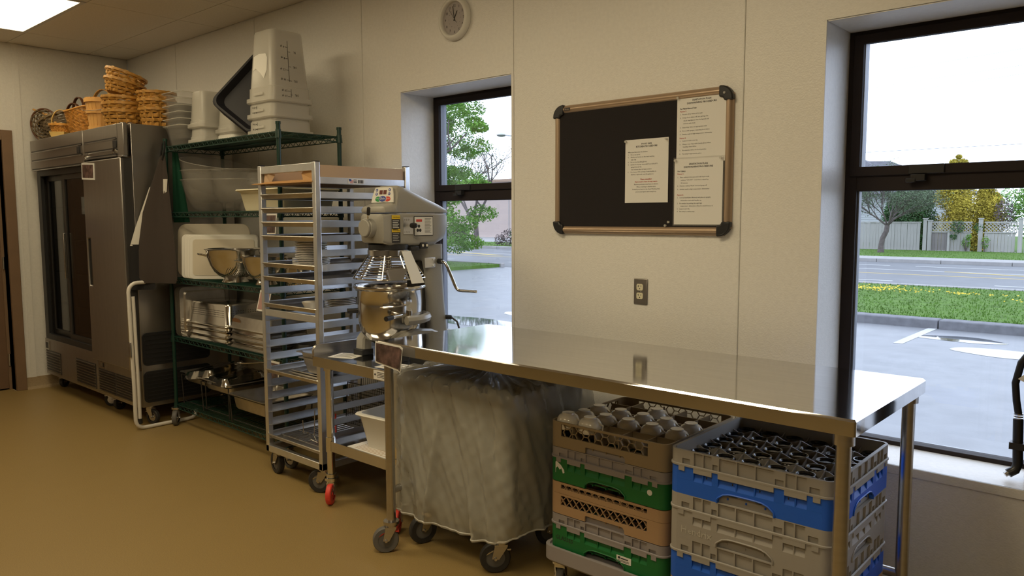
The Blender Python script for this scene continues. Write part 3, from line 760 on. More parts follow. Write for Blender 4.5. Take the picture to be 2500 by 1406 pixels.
# things on the lower shelf
def tub(name, label, cat, c, w_, d_, h_, m, taper=.85, lip_=.022, rz=0, t=.004, grp=None, r=.03):
    o = thing(name, label, cat, c, grp); b = MB(); x, y, z = c
    def R_(f, zz, e=0, rr=r): return rrect(x-w_/2*f-e, x+w_/2*f+e, y-d_/2*f-e, y+d_/2*f+e, rr, z+zz)
    b.loft([R_(taper, 0), R_(taper+.02, .012), R_(1, h_-.02), R_(1, h_-.006, lip_), R_(1, h_, lip_-.004), R_(1, h_, -t), R_(taper, t+.002, -t)])
    b.build('tub_body', m, o, angle=50)
    o.rotation_euler.z = rz
    return o
tub('bus_tub', 'white plastic tub holding mixer attachments on the lower shelf', 'tub', (-2.83, -.54, .319), .30, .38, .17, 'white_plastic', .84, .018, rz=.08)
for k in range(3):
    x, y = -2.86+.04*k, -.56+.05*k
    o = thing('mixer_whisk', ['wire mixer attachment leaning in the white tub, front one', 'wire mixer attachment leaning in the white tub, middle one', 'wire mixer attachment leaning in the white tub, rear one'][k], 'whisk', (x, y, .36), 'mixer attachments in the white tub')
    b = MB()
    for q in range(4):
        a = PI*q/4; pts = [(x+.075*math.sin(s_)*math.cos(a)+.03*math.cos(s_), y+.075*math.sin(s_)*math.sin(a), .46+.10*math.cos(s_)*-1) for s_ in [2*PI*i/20 for i in range(21)]]
        b.tube(pts, .0035, 6)
    b.build('wires', 'chrome', o); MB().cyl((x+.02, y, .36), (x+.03, y, .39), .02, 12).build('socket', 'steel', o)
c = thing('printed_sheet', 'printed sheet lying flat on the lower shelf in front of the tub', 'paper', (-2.86, -.705, .319))
MB().box(-3.02, -2.70, -.765, -.64, .3185, .3197).build('sheet', 'paper', c, angle=0)
b = MB()
for q in range(7): b.box(-2.98, -2.74-(q % 3)*.02, -.68-q*.012, -.677-q*.012, .3197, .3202)
b.build('printed_lines', 'crate_tan', c, angle=0)

# ================================================================== PLANETARY MIXER
mx_, my_ = -2.95, -.42
t = thing('stand_mixer', 'grey enamel planetary mixer with steel bowl and wire guard', 'mixer', (mx_, my_, QZ))
b = MB()   # base: column foot with two front legs
b.loft([rrect(mx_-.12, mx_+.12, -.36, -.17, .03, QZ+.0), rrect(mx_-.115, mx_+.115, -.36, -.175, .03, QZ+.05), rrect(mx_-.085, mx_+.085, -.37, -.20, .03, QZ+.10)])
for s_ in (-1, 1):
    x = mx_+s_*.135; pts = [(x, -.605, QZ+.03), (x, -.603, QZ+.07), (x, -.575, QZ+.10), (x-s_*.01, -.53, QZ+.115), (x-s_*.03, -.40, QZ+.10), (x-s_*.04, -.32, QZ+.07)]
    for i in range(len(pts)-1): pass
    rings = []
    for i, p in enumerate(pts):
        d_ = Vector(pts[min(i+1, 5)])-Vector(pts[max(i-1, 0)]); d_.normalize(); u = Vector((1, 0, 0)); v = d_.cross(u).normalized()
        rings.append([tuple(Vector(p)+u*a*.033+v*c_*.03) for a, c_ in ((-1, -.7), (-.7, -1), (.7, -1), (1, -.7), (1, .7), (.7, 1), (-.7, 1), (-1, .7))])
    b.loft(rings)
b.build('mixer_base', 'mixer', t, angle=40)
b = MB()
for s_ in (-1, 1): MB().box(mx_+s_*.135-.036, mx_+s_*.135+.036, -.645, -.573, QZ, QZ+.03).build('foot_pad', 'black', t, bevel=.004)
b = MB()   # column
b.loft([rrect(mx_-.07, mx_+.075, -.36, -.215, .03, QZ+.08), rrect(mx_-.068, mx_+.072, -.36, -.235, .03, QZ+.25), rrect(mx_-.068, mx_+.072, -.37, -.245, .03, 1.15), rrect(mx_-.075, mx_+.078, -.40, -.25, .03, 1.28)])
b.build('column', 'mixer', t, angle=40)
b = MB().box(mx_-.045, mx_+.05, -.40, -.355, QZ+.12, 1.20); b.build('bowl_slide', 'blackmetal', t, bevel=.004)
def sec(y, hw, z0, z1, rt_=.04, rb=.03, n=5):
    pts = []
    for cx_, cz_, a, r_ in ((mx_+hw-rb, z0+rb, -PI/2, rb), (mx_+hw-rt_, z1-rt_, 0, rt_), (mx_-hw+rt_, z1-rt_, PI/2, rt_), (mx_-hw+rb, z0+rb, PI, rb)):
        for k in range(n+1):
            q = a+PI/2*k/n; pts.append((cx_+r_*math.cos(q), y, cz_+r_*math.sin(q)))
    return pts
b = MB()   # gearbox
b.loft([sec(-.655, .06, 1.325, 1.41, .02, .02), sec(-.645, .085, 1.295, 1.43, .02, .02), sec(-.60, .092, 1.28, 1.435, .01, .02), sec(-.45, .095, 1.275, 1.435, .01, .02), sec(-.33, .095, 1.275, 1.435, .01, .03), sec(-.26, .09, 1.30, 1.435, .01, .04), sec(-.225, .07, 1.345, 1.425, .01, .03)])
b.build('gearbox', 'mixer', t, angle=40)
b = MB()   # hood
b.loft([sec(-.645, .07, 1.437, 1.452, .008, .004), sec(-.638, .09, 1.437, 1.465, .02, .004), sec(-.60, .096, 1.437, 1.480, .03, .004), sec(-.585, .098, 1.437, 1.482, .03, .004), sec(-.572, .094, 1.437, 1.485, .03, .004), sec(-.560, .090, 1.437, 1.552, .03, .004), sec(-.54, .087, 1.437, 1.566, .03, .004), sec(-.50, .085, 1.437, 1.560, .035, .004), sec(-.38, .09, 1.437, 1.515, .04, .004), sec(-.28, .088, 1.437, 1.478, .03, .004), sec(-.235, .08, 1.437, 1.455, .012, .004), sec(-.22, .07, 1.437, 1.445, .004, .003)])
b.build('hood', 'mixer', t, angle=40)
# control panel tilted on the front of the hood
pc = Vector((mx_, -.5725, 1.520)); ux = Vector((1, 0, 0))*1.28; uy = Vector((0, .16, .987)).normalized()*.95; nz = ux.cross(uy).normalized()
b = MB(); q = [(-.064, -.038), (.064, -.038), (.060, .0), (.050, .036), (.040, .040), (-.040, .040), (-.050, .036), (-.060, .0)]
b.add([pc+ux*a+uy*c_ for a, c_ in q]+[pc+ux*a+uy*c_+nz*.006 for a, c_ in q], [tuple(range(7, -1, -1)), tuple(range(8, 16))]+[(i, (i+1) % 8, 8+(i+1) % 8, 8+i) for i in range(8)])
cp = b.build('control_panel', 'white_plastic', t, angle=0)
def disc(mb, a, c_, ra, rb_, h_, n=18, c0=pc, X=ux, Y=uy, Z=nz):
    pts = [c0+X*(a+ra*math.cos(2*PI*k/n))+Y*(c_+rb_*math.sin(2*PI*k/n)) for k in range(n)]
    mb.add([p+Z*.004 for p in pts]+[p+Z*h_ for p in pts], [tuple(range(n, 2*n))]+[(k, (k+1) % n, n+(k+1) % n, n+k) for k in range(n)])
b = MB(); disc(b, -.024, -.020, .017, .013, .0075); b.build('start_button', 'btngreen', cp, angle=0)
b = MB(); disc(b, .030, -.020, .017, .013, .0075); b.build('stop_button', 'btnred', cp, angle=0)
b = MB(); disc(b, .003, -.019, .0225, .0165, .0082); b.build('badge_ring', 'paper', cp, angle=0)
b = MB(); disc(b, .003, -.019, .0205, .0148, .0088); b.build('badge', 'btnblue', cp, angle=0)
b = MB()
for a in (-.037, .037):
    for c_ in (.006, .026): disc(b, a, c_, .0065, .0075, .0072, 14)
b.build('arrow_button', 'btnblue', cp, angle=0)
b = MB()
for a in (-.037, .037):
    for c_, s_ in ((.006, -1), (.026, 1)): b.add([pc+ux*(a+p)+uy*(c_+s_*q2)+nz*.0076 for p, q2 in ((-.0035, -.003), (.0035, -.003), (0, .004))], [(0, 1, 2)])
b.text('Globe', .017, pc+ux*.003+uy*-.023+nz*.0091, ux*.8, uy*1.05, 'CENTER', .0001)
b.text('STOP', .006, pc+ux*.037+uy*-.020+nz*.0078, ux, uy, 'CENTER', .0001); b.text('START', .006, pc+ux*-.031+uy*-.020+nz*.0078, ux, uy, 'CENTER', .0001)
b.build('panel_lettering', 'paper', cp, angle=0)
b = MB()
for a in (-.011, .012): b.add([pc+ux*(a+p)+uy*(.014+q2)+nz*.0070 for p, q2 in ((-.0095, -.010), (.0095, -.010), (.0095, .011), (-.0095, .011))], [(0, 1, 2, 3)])
b.build('display', 'lcd', cp, angle=0)
# attachment hub and thumb screw
b = MB(); b.cyl((mx_, -.64, 1.365), (mx_, -.685, 1.365), .046, 28); b.cyl((mx_, -.685, 1.365), (mx_, -.697, 1.365), .041, 28); b.build('attachment_hub', 'mixer', t, bevel=.003)
b = MB(); b.cyl((mx_+.02, -.685, 1.405), (mx_+.045, -.70, 1.435), .0045, 10); b.build('thumb_screw', 'chrome', t)
MB().cyl((mx_+.04, -.697, 1.43), (mx_+.062, -.712, 1.457), .0085, 12).build('screw_grip', 'black', t)
# labels and levers on the side
sx_ = mx_+.0955; Ys = Vector((0, 1, 0)); Zs = Vector((0, 0, 1))
def sidebox(name, y0, y1, z0, z1, m, th=.001, par=t, x=sx_): return MB().box(x, x+th, y0, y1, z0, z1).build(name, m, par, angle=0)
lb = sidebox('warning_label', -.605, -.555, 1.295, 1.425, 'ink')
for z0, z1 in ((1.407, 1.425), (1.345, 1.360)): sidebox('warning_stripe', -.605, -.555, z0, z1, 'yellow', .0014, lb)
b = MB(); o_ = Vector((sx_+.0016, 0, 0))
b.text('CAUTION', .009, (sx_+.0016, -.600, 1.412), Ys, Zs); b.text('WARNING', .009, (sx_+.0016, -.600, 1.349), Ys, Zs); b.build('label_heading', 'ink', lb, angle=0)
b = MB()
for k in range(6): b.box(sx_+.001, sx_+.0014, -.600, -.562-(k % 2)*.006, 1.397-k*.008, 1.400-k*.008)
for k in range(5): b.box(sx_+.001, sx_+.0014, -.600, -.562-(k % 2)*.006, 1.337-k*.008, 1.3385-k*.008)
b.build('label_lines', 'white_plastic', lb, angle=0)
sidebox('gear_plate', -.535, -.475, 1.335, 1.415, 'alu', .0016)
b = MB().cyl((sx_, -.478, 1.376), (sx_+.035, -.500, 1.376), .008, 12); b.build('gear_lever', 'chrome', t)
MB().lathe([(0, -.02), (.012, -.018), (.014, 0), (.011, .014), (0, .018)], (sx_+.045, -.507, 1.376), 16, Matrix.Rotation(PI/2, 3, 'Y')).build('gear_knob', 'black', t)
b = MB(); b.text('1  2  3', .012, (sx_+.0018, -.530, 1.400), Ys, Zs); b.text('1  2  3', .012, (sx_+.0018, -.530, 1.340), Ys, Zs); b.build('gear_numbers', 'ink', t, angle=0)
ip = sidebox('instruction_plate', -.468, -.345, 1.325, 1.42, 'ink', .0012)
sidebox('plate_face', -.465, -.348, 1.328, 1.417, 'paper', .0020, ip)
sidebox('red_mark', -.455, -.418, 1.393, 1.405, 'btnred', .0024, ip)
b = MB()
for k in range(13): b.box(sx_+.002, sx_+.0024, -.400, -.358-(k % 3)*.004, 1.408-k*.0057, 1.4095-k*.0057)
for a, c_ in ((-.438, 1.372), (-.430, 1.352), (-.446, 1.352)): b.cyl((sx_+.002, a, c_), (sx_+.0024, a, c_), .008, 10)
b.build('plate_print', 'ink', ip, angle=0)
# agitator shaft, collar, guard
b = MB(); b.cyl((mx_, -.545, 1.285), (mx_, -.545, 1.262), .10, 32); b.build('planetary_collar', 'black', t)
b = MB(); b.lathe([(.098, 1.262), (.104, 1.258), (.104, 1.232), (.098, 1.228)], (mx_, -.545, 0), 32); b.cyl((mx_, -.545, 1.262), (mx_, -.545, 1.22), .05, 20); b.build('guard_collar', 'polished', t)
MB().cyl((mx_, -.55, 1.24), (mx_, -.55, 1.115), .014, 14).build('agitator_shaft', 'steel', t)
b = MB()
GC = (mx_, -.545)
for k in range(9):
    f = k/8; r_ = .103+(.172-.103)*f; z = 1.225-.10*f
    b.tube([(GC[0]+r_*math.cos(a), GC[1]+r_*math.sin(a), z) for a in [PI*.62+2*PI*.80*i/40 for i in range(41)]], .0028 if k < 8 else .0042, 6)
for a in (PI*.62, PI*.85, PI*1.1, PI*1.3, PI*1.5, PI*1.72, PI*1.95, PI*2.22): b.cyl((GC[0]+.101*math.cos(a), GC[1]+.101*math.sin(a), 1.232), (GC[0]+.174*math.cos(a), GC[1]+.174*math.sin(a), 1.123), .0036, 6)
b.build('wire_guard', 'chrome', t)
b = MB(); a = PI*2.03; u = Vector((math.cos(a), math.sin(a), 0)); v = Vector((-u.y, u.x, 0)); o_ = Vector((GC[0], GC[1], 0))
P_ = [o_+u*.11+Vector((0, 0, 1.255)), o_+u*.185+Vector((0, 0, 1.105))]
for th in (0,): b.add([P_[0]-v*.028, P_[0]+v*.028, P_[1]+v*.04, P_[1]-v*.04]+[p+u*.006 for p in (P_[0]-v*.028, P_[0]+v*.028, P_[1]+v*.04, P_[1]-v*.04)], [(3,2,1,0),(4,5,6,7),(0,1,5,4),(1,2,6,5),(2,3,7,6),(3,0,4,7)])
b.build('guard_panel', 'white_plastic', t, angle=0)
b = MB(); a = PI*1.84; u = Vector((math.cos(a), math.sin(a), 0)); v = Vector((-u.y, u.x, 0))
P_ = o_+u*.168+Vector((0, 0, 1.135))
b.loft([[tuple(P_+v*x+u*y+Vector((0, 0, z))) for x, y, z in ((-.045, -.02, .03), (.045, -.02, .035), (.03, .005, -.012), (-.03, .005, -.012))], [tuple(P_+v*x+u*y+Vector((0, 0, z))) for x, y, z in ((-.045, .03, .04), (.045, .03, .045), (.03, .02, -.012), (-.03, .02, -.012))]])
b.build('feed_chute', 'alu', t, angle=0)
b = MB(); b.box(mx_+.02, mx_+.10, -.49, -.44, 1.255, 1.275); b.box(mx_+.05, mx_+.0985, -.43, -.38, 1.262, 1.292); b.build('guard_latch', 'black', t, bevel=.003)
b = MB()
for y in (-.418, -.392): b.cyl((mx_+.098, y, 1.278), (mx_+.103, y, 1.278), .007, 10)
b.build('latch_bolt', 'chrome', t)
b = MB().box(mx_+.072, mx_+.078, -.385, -.315, 1.165, 1.215); b.cyl((mx_+.078, -.33, 1.205), (mx_+.083, -.33, 1.205), .006, 8); b.cyl((mx_+.078, -.33, 1.175), (mx_+.083, -.33, 1.175), .006, 8); b.build('side_bracket', 'alu', t, bevel=.002)
# lift crank
b = MB(); b.tube([(mx_+.07, -.29, 1.195), (mx_+.10, -.29, 1.195), (mx_+.118, -.287, 1.188), (mx_+.13, -.28, 1.165), (mx_+.155, -.255, 1.075), (mx_+.160, -.250, 1.06), (mx_+.172, -.247, 1.05), (mx_+.19, -.24, 1.048), (mx_+.275, -.225, 1.048)], .0078, 12)
b.build('lift_crank', 'chrome', t); MB().cyl((mx_+.07, -.29, 1.195), (mx_+.098, -.29, 1.195), .013, 14).build('crank_boss', 'black', t)
# bowl cradle arms
b = MB(); z = .90
b.tube([(mx_+.17*math.cos(a)*1.05, -.545+.17*math.sin(a)*1.05, .93) for a in [PI*-.08+(PI*1.16)*k/24 for k in range(25)]], .022, 8)
b.build('bowl_cradle', 'mixer', t)
b = MB(); b.cyl((mx_+.15, -.60, .955), (mx_+.175, -.685, .955), .009, 12); b.cyl((mx_+.165, -.56, .93), (mx_+.165, -.56, .975), .010, 10); b.build('clamp_lever', 'chrome', t)
MB().cyl((mx_+.172, -.675, .955), (mx_+.184, -.72, .953), .012, 12).build('clamp_grip', 'black', t)
MB().cyl((mx_-.16, -.60, .955), (mx_-.19, -.66, .955), .012, 12).build('clamp_grip', 'black', t)
b = MB(); b.tube([(mx_+.15, -.56, 1.0), (mx_+.178, -.60, 1.005), (mx_+.165, -.65, 1.002), (mx_+.11, -.695, .998)], .004, 8); b.build('bowl_handle', 'chrome', t)
# bowl
b = MB()
prof = [(.060, .806), (.064, .800), (.085, .806), (.122, .832), (.145, .872), (.154, .92), (.157, 1.0), (.158, 1.066), (.166, 1.072), (.174, 1.076), (.177, 1.082), (.174, 1.089), (.166, 1.088), (.159, 1.079), (.154, 1.06), (.152, .93), (.143, .88), (.12, .842), (.08, .815), (.0, .81)]
b.lathe(prof, (mx_+.0, -.545, 0), 56); b.cyl((mx_, -.545, .800), (mx_, -.545, .806), .062, 30)
b.build('bowl', 'polished', t, angle=60)
b = MB(); b.tube([(mx_+.055, -.235, .905), (mx_+.10, -.228, .905), (mx_+.135, -.222, .885), (mx_+.155, -.215, .82), (mx_+.165, -.21, .755), (mx_+.17, -.20, .745)], .0052, 8); b.build('power_cord', 'black', t)
MB().cyl((mx_+.05, -.235, .905), (mx_+.095, -.229, .905), .012, 12).build('cord_grip', 'black', t)
# ================================================================== FRIDGES
def louvre(mb, x0, x1, y, z0, z1, n, d=.012):
    st = (z1-z0)/n
    for k in range(n):
        z = z0+st*k
        mb.add([(x0, y, z+st*.15), (x1, y, z+st*.15), (x1, y-d, z+st*.62), (x0, y-d, z+st*.62), (x0, y, z+st*.72), (x1, y, z+st*.72)], [(0, 1, 2, 3), (3, 2, 5, 4), (0, 3, 4), (1, 5, 2)])
FY0, FY1 = -.80, -.07
def header(t, x0, x1, z0, z1, disp, xe=None):
    b = MB(); y = FY0-.03; n = 3; pz = [z1-.095, z1-.165, z1-.235 if z1-.235 > z0 else z0+.01]
    b.box(x0, x1, FY0-.03, FY0, z0, z1)
    b.build('header_panel', 'steel_dark', t, bevel=.004)
    g = MB(); l = MB()
    for z in pz:
        xr_ = (xe or x1)-.012
        g.box(x0+.03, xr_, y-.0012, y+.001, z, z+.009)
        l.add([(x0+.03, y-.0012, z), (xr_, y-.0012, z), (xr_, y-.009, z-.003), (x0+.03, y-.009, z-.003), (x0+.03, y-.001, z-.009), (xr_, y-.001, z-.009)], [(0, 1, 2, 3), (3, 2, 5, 4)])
    g.build('header_groove', 'blackmetal', t, angle=0); l.build('header_ridge', 'steel', t, angle=0)
    dm = MB().box(disp, disp+.055, y-.006, y, z1-.156, z1-.108); dm.build('temperature_display', 'black', t, bevel=.002)
# glass door fridge
t = thing('glass_door_fridge', 'steel fridge with two dark sliding glass doors beside the door frame', 'fridge', (-6.57, -.43, 0))
x0, x1 = -7.135, -6.003
b = MB(); z0, z1 = .13, 2.035
b.box(x0+.02, x0+.055, FY0+.005, FY1, .13, 1.98); b.box(x1-.03, x1, FY0, FY1, .13, 2.03); b.box(x0+.02, x1, FY1-.03, FY1, .13, 2.03); b.box(x0, x1, FY0, FY1, 1.82, z1); b.box(x0+.02, x1, FY0, FY1, .13, .43)
b.build('cabinet', 'steel_dark', t, bevel=.003)
MB().box(x0+.056, x1-.031, FY1-.05, FY1-.031, .43, 1.82).build('inner_lining', 'interior', t, angle=0)
header(t, x0, x1, 1.795, z1+.003, x1-.105)
b = MB(); b.plate(x0+.05, x1-.004, .43, 1.795, [(x0+.13, x1-.05, .475, 1.75)], FY0-.008, FY0+.02); b.build('door_surround', 'black', t, bevel=.002)
for k, (a, c_, y) in enumerate(((x0+.115, x0+.62, FY0+.045), (x0+.57, x1-.04, FY0+.018))):
    dr = MB().plate(a, c_, .47, 1.755, [(a+.045, c_-.045, .515, 1.71)], y-.012, y+.012); dr = dr.build('sliding_door', 'blackmetal', t, bevel=.002)
    MB().box(a+.045, c_-.045, y-.002, y+.002, .515, 1.71).build('door_glass', 'fridgeglass', dr, angle=0)
    if k == 1: MB().box(a+.004, a+.02, y-.03, y-.012, .95, 1.30).build('door_handle', 'steel', dr, bevel=.002)
sm = MB()
for z in (.72, .98, 1.24, 1.50):
    b = MB()
    for k in range(24): b.cyl((x0+.09+k*.043, FY0+.09, z), (x0+.09+k*.043, FY1-.06, z), .0025, 4, caps=False)
    b.cyl((x0+.07, FY0+.09, z), (x1-.04, FY0+.09, z), .004, 6); b.cyl((x0+.07, FY1-.07, z), (x1-.04, FY1-.07, z), .004, 6)
    b.build('inner_shelf', 'steel', t)
rr = random.Random(4)
def carton(x, y, z, w_, d_, h_, m, lab, cat='carton'):
    o = thing('carton', lab, cat, (x, y, z), 'goods inside the glass door fridge')
    b = MB(); b.loft([rrect(x-w_/2, x+w_/2, y-d_/2, y+d_/2, .008, z+.003), rrect(x-w_/2, x+w_/2, y-d_/2, y+d_/2, .008, z+h_*.75), rrect(x-w_/2, x+w_/2, y-.004, y+.004, .003, z+h_)]); b.build('carton_body', m, o, angle=20)
    MB().box(x-w_/2+.01, x+w_/2-.01, y-d_/2-.001, y-d_/2, z+h_*.2, z+h_*.6).build('carton_label', 'white_plastic', o, angle=0)
MT['pinkpack'] = mat('pink_pack', (.42, .25, .23), .5); MT['yellowpack'] = mat('yellow_pack', (.55, .40, .06), .5)
carton(-6.28, -.66, 1.505, .09, .09, .20, 'yellowpack', 'yellow carton behind the glass, on the top inner shelf')
carton(-6.14, -.66, 1.245, .08, .08, .14, 'white_plastic', 'small white carton on the second inner shelf of the glass fridge')
carton(-6.18, -.64, .985, .10, .10, .17, 'crate_grey', 'grey carton on the third inner shelf of the glass fridge')
carton(-6.12, -.66, .725, .15, .12, .19, 'pinkpack', 'pink pack low behind the glass, on the bottom inner shelf')
def gri(nm, x0_, x1_, z0_, z1_, n):
    MB().box(x0_, x1_, FY0-.012, FY0-.009, z0_, z1_).build(nm+'_recess', 'blackmetal', t, angle=0)
    b = MB(); louvre(b, x0_+.004, x1_-.004, FY0-.012, z0_, z1_, n); b.build(nm+'_louvres', 'steel', t, angle=0)
MB().box(x0+.025, x1-.002, FY0-.009, FY0, .135, .43).build('kick_panel', 'steel_dark', t, bevel=.002)
gri('grille', x0+.05, x0+.375, .16, .335, 8); gri('grille', x1-.415, x1-.03, .155, .345, 9)
MB().box(x0+.055, x0+.12, FY0-.014, FY0-.009, .35, .40).build('control_window', 'black', t, angle=0)
MB().plate(x0+.045, x0+.13, .34, .41, [(x0+.055, x0+.12, .35, .40)], FY0-.016, FY0-.009).build('control_frame', 'steel', t, angle=0)
for x in (x0+.07, x1-.09):
    for y in (FY0+.09, FY1-.1): caster(t, x, y, .13, .05, 2.2 if x < -6.5 else 1.2, 'rubber', 'steel', .028, 1 if y < -.5 else 0)
# solid door fridge
t = thing('solid_door_fridge', 'tall steel fridge with one solid door and a taped photo', 'fridge', (-5.65, -.43, 0))
x0, x1 = -5.998, -5.300
b = MB(); b.box(x0, x1, FY0+.02, FY1, .13, 2.035); b.build('cabinet', 'steel_dark', t, bevel=.003)
header(t, x0, x1, 1.825, 2.037, x1-.16, x1-.092)
MB().box(x1-.092, x1-.089, FY0-.0305, FY0, 1.826, 2.037).build('corner_groove', 'blackmetal', t, angle=0)
MB().box(x1-.0015, x1+.0015, FY0+.0, FY0+.003, 1.826, 2.037).build('corner_groove', 'blackmetal', t, angle=0)
d = MB().plate(x0+.008, x1-.03, .395, 1.812, [(x0+.03, x0+.095, .93, 1.275)], FY0-.045, FY0+.01).build('door', 'steel_dark', t, bevel=.006)
b = MB().box(x0+.03, x0+.095, FY0-.006, FY0+.0, .93, 1.275); b.build('handle_recess', 'black', d, angle=0)
b = MB().box(x0+.085, x0+.095, FY0-.044, FY0-.006, .935, 1.27); b.build('handle_grip', 'black', d, bevel=.002)
MB().box(x1-.032, x1-.012, FY0-.03, FY0+.02, .40, 1.81).build('door_gasket', 'rubber', t, angle=0)
b = MB()
for z in (.386, 1.815): b.box(x1-.075, x1-.0, FY0-.04, FY0-.005, z, z+.011)
b.build('door_hinge', 'steel', t, bevel=.002)
b = MB(); b.cyl((x0+.05, FY0-.03, 1.843), (x0+.05, FY0-.045, 1.843), .011, 14); b.cyl((x1-.14, FY0-.03, 1.862), (x1-.14, FY0-.04, 1.862), .012, 14); b.build('door_lock', 'chrome', t)
MB().tube([(x1-.14, FY0-.042, 1.855), (x1-.139, FY0-.046, 1.842), (x1-.140, FY0-.046, 1.835)], .0025, 6).build('key', 'chrome', t)
MB().box(x0+.004, x1, FY0-.01, FY0+.02, .135, .383).build('kick_panel', 'steel_dark', t, bevel=.003)
gri('grille', x0+.03, x0+.33, .16, .325, 9); gri('grille', x0+.34, x1-.05, .16, .325, 9)
MB().plate(x0+.06, x0+.155, .335, .378, [(x0+.075, x0+.14, .342, .372)], FY0-.014, FY0-.01).build('control_frame', 'steel', t, angle=0)
MB().box(x0+.105, x0+.14, FY0-.013, FY0-.0101, .342, .372).build('control_window', 'black', t, angle=0)
# side vents
for z0, z1, n in ((.16, .375, 8), (.415, .64, 7)):
    b = MB(); b.loft([[(x1-.001+e, y, z) for y, z in [(p[0], p[1]) for p in rrect(-.77, -.30, z0, z1, .03, 0)]] for e in (.001, .007)]); vp = b.build('side_vent', 'black', t)
    b = MB()
    for k in range(n):
        z = z0+.02+(z1-z0-.04)*k/(n-1); b.box(x1+.006, x1+.010, -.755, -.315, z, z+.004)
    b.build('vent_slats', 'blackmetal', vp, angle=0)
for x in (x0+.07, x1-.06):
    for y in (FY0+.09, FY1-.1): caster(t, x, y, .13, .05, 1.9 if x < -5.7 else .4, 'rubber', 'steel', .028, 1 if y < -.5 else 0)
c = thing('photo_sheet', 'dark photo in a white border taped on the solid fridge door', 'photo', (-5.88, FY0-.047, 1.74))
MB().box(-5.995, -5.765, FY0-.0485, FY0-.0455, 1.685, 1.80).build('sheet', 'paper', c, angle=0)
MB().box(-5.980, -5.782, FY0-.0492, FY0-.0485, 1.697, 1.79).build('photo_print', MT['photo'], c, angle=0)
c.rotation_euler.y = .05

# ================================================================== BASKETS ON THE FRIDGES
def basket(label, c, r0, r1, h_, rows, n=22, m='wicker', grp=None, tilt=None, group=None, name='woven_basket', squash=1.0, cane=.006, rz=0, rim=True):
    t = thing(name, label, 'basket', c, group); x, y, z = c
    for k in range(rows):
        pass
    b = MB()
    for k in range(rows):
        za = h_*(k+.08)/rows; zb = h_*(k+.92)/rows
        ring = []
        for (zz, e) in ((za, -.0012), ((za+zb)/2, .0022), (zb, -.0012)):
            row = []
            for i in range(n*4):
                a = 2*PI*i/(n*4); r = r0+(r1-r0)*zz/h_+e+cane*.55*math.sin(a*n/1.0+PI*k)
                row.append((x+r*math.cos(a), y+r*math.sin(a)*squash, z+zz+.0015*math.sin(a*3+k)))
            ring.append(row)
        b.loft(ring, caps=False)
    b.build('weave', m, t, angle=60, kind='stuff')
    b = MB()
    for i in range(n):
        a = 2*PI*(i+.5)/n
        pts = [(x+(r0+(r1-r0)*f-.001)*math.cos(a), y+(r0+(r1-r0)*f-.001)*math.sin(a)*squash, z+h_*f) for f in (0, .5, 1)]
        d_ = Vector((-math.sin(a), math.cos(a), 0))*.0045; o_ = Vector((math.cos(a), math.sin(a), 0))*.0015
        b.loft([[tuple(Vector(p)+q) for q in (d_-o_, d_+o_, -d_+o_, -d_-o_)] for p in pts])
    b.lathe([(0, .002), (r0*.98, .002), (r0*.98, .006), (0, .006)], (x, y, z), 24)
    b.build('stakes', m, t, angle=30, kind='stuff')
    if rim:
        b = MB(); R = r1+.004
        for s_, zz in ((.005, 0), (-.006, 0)):
            b.loft([[(x+(R+s_+e)*math.cos(a), y+(R+s_+e)*math.sin(a)*squash, z+h_+zz+dz) for a in [2*PI*i/40 for i in range(40)]] for e, dz in ((-.003, -.010), (.003, -.008), (.003, .007), (-.003, .009), (-.003, -.010))], caps=False)
        rb = b.build('rim', m, t, angle=50)
        b = MB()
        for i in range(9):
            a = 2*PI*i/9+.3; p = Vector((x+R*math.cos(a), y+R*math.sin(a)*squash, z+h_))
            d_ = Vector((-math.sin(a), math.cos(a), 0))
            b.bar(p-Vector((0, 0, .012)), p+Vector((0, 0, .012)), .007, .022, d_)
        b.build('binding', MT['wood_yellow'], rb, angle=0, kind='stuff')
    if tilt: t.rotation_euler = tilt if len(tilt) == 3 else Matrix.Rotation(tilt[0], 3, Vector((-.927, .375, 0))).to_euler()
    t.rotation_euler.z += rz
    return t
FT = 2.037
G_ = 'round woven baskets stacked on the fridge'
bx, by = -5.63, -.685
basket('bottom basket of the tall honey coloured stack at the fridge corner', (bx, by, FT), .108, .128, .105, 4, m='wicker', n=13, cane=.013, group=G_)
basket('second basket up in the tall honey coloured stack', (bx, by+.003, FT+.052), .112, .130, .105, 4, m='wicker', n=13, cane=.013, group=G_)
basket('third basket up in the tall honey coloured stack, sitting slightly askew', (bx+.004, by, FT+.098), .112, .134, .10, 4, m='wicker', n=13, cane=.013, group=G_, tilt=(.05,))
basket('fourth basket of the tall stack, tipped towards the shelf', (bx-.012, by, FT+.225), .098, .126, .085, 4, m='wicker', n=13, cane=.013, group=G_, tilt=(.26,))
basket('topmost basket of the tall stack, tipped towards the shelf', (bx+.004, by, FT+.282), .102, .126, .085, 4, m='wicker', n=13, cane=.013, group=G_, tilt=(.32,))
bx, by = -5.425, -.545
basket('bottom basket of the short honey coloured stack behind the clear bins', (bx, by, FT), .088, .112, .115, 4, m='wicker', n=13, cane=.013, group=G_)
basket('middle basket of the short honey coloured stack', (bx, by, FT+.065), .095, .116, .11, 4, m='wicker', n=13, cane=.013, group=G_)
basket('top basket of the short honey coloured stack', (bx, by, FT+.118), .098, .118, .11, 4, m='wicker', n=13, cane=.013, group=G_)
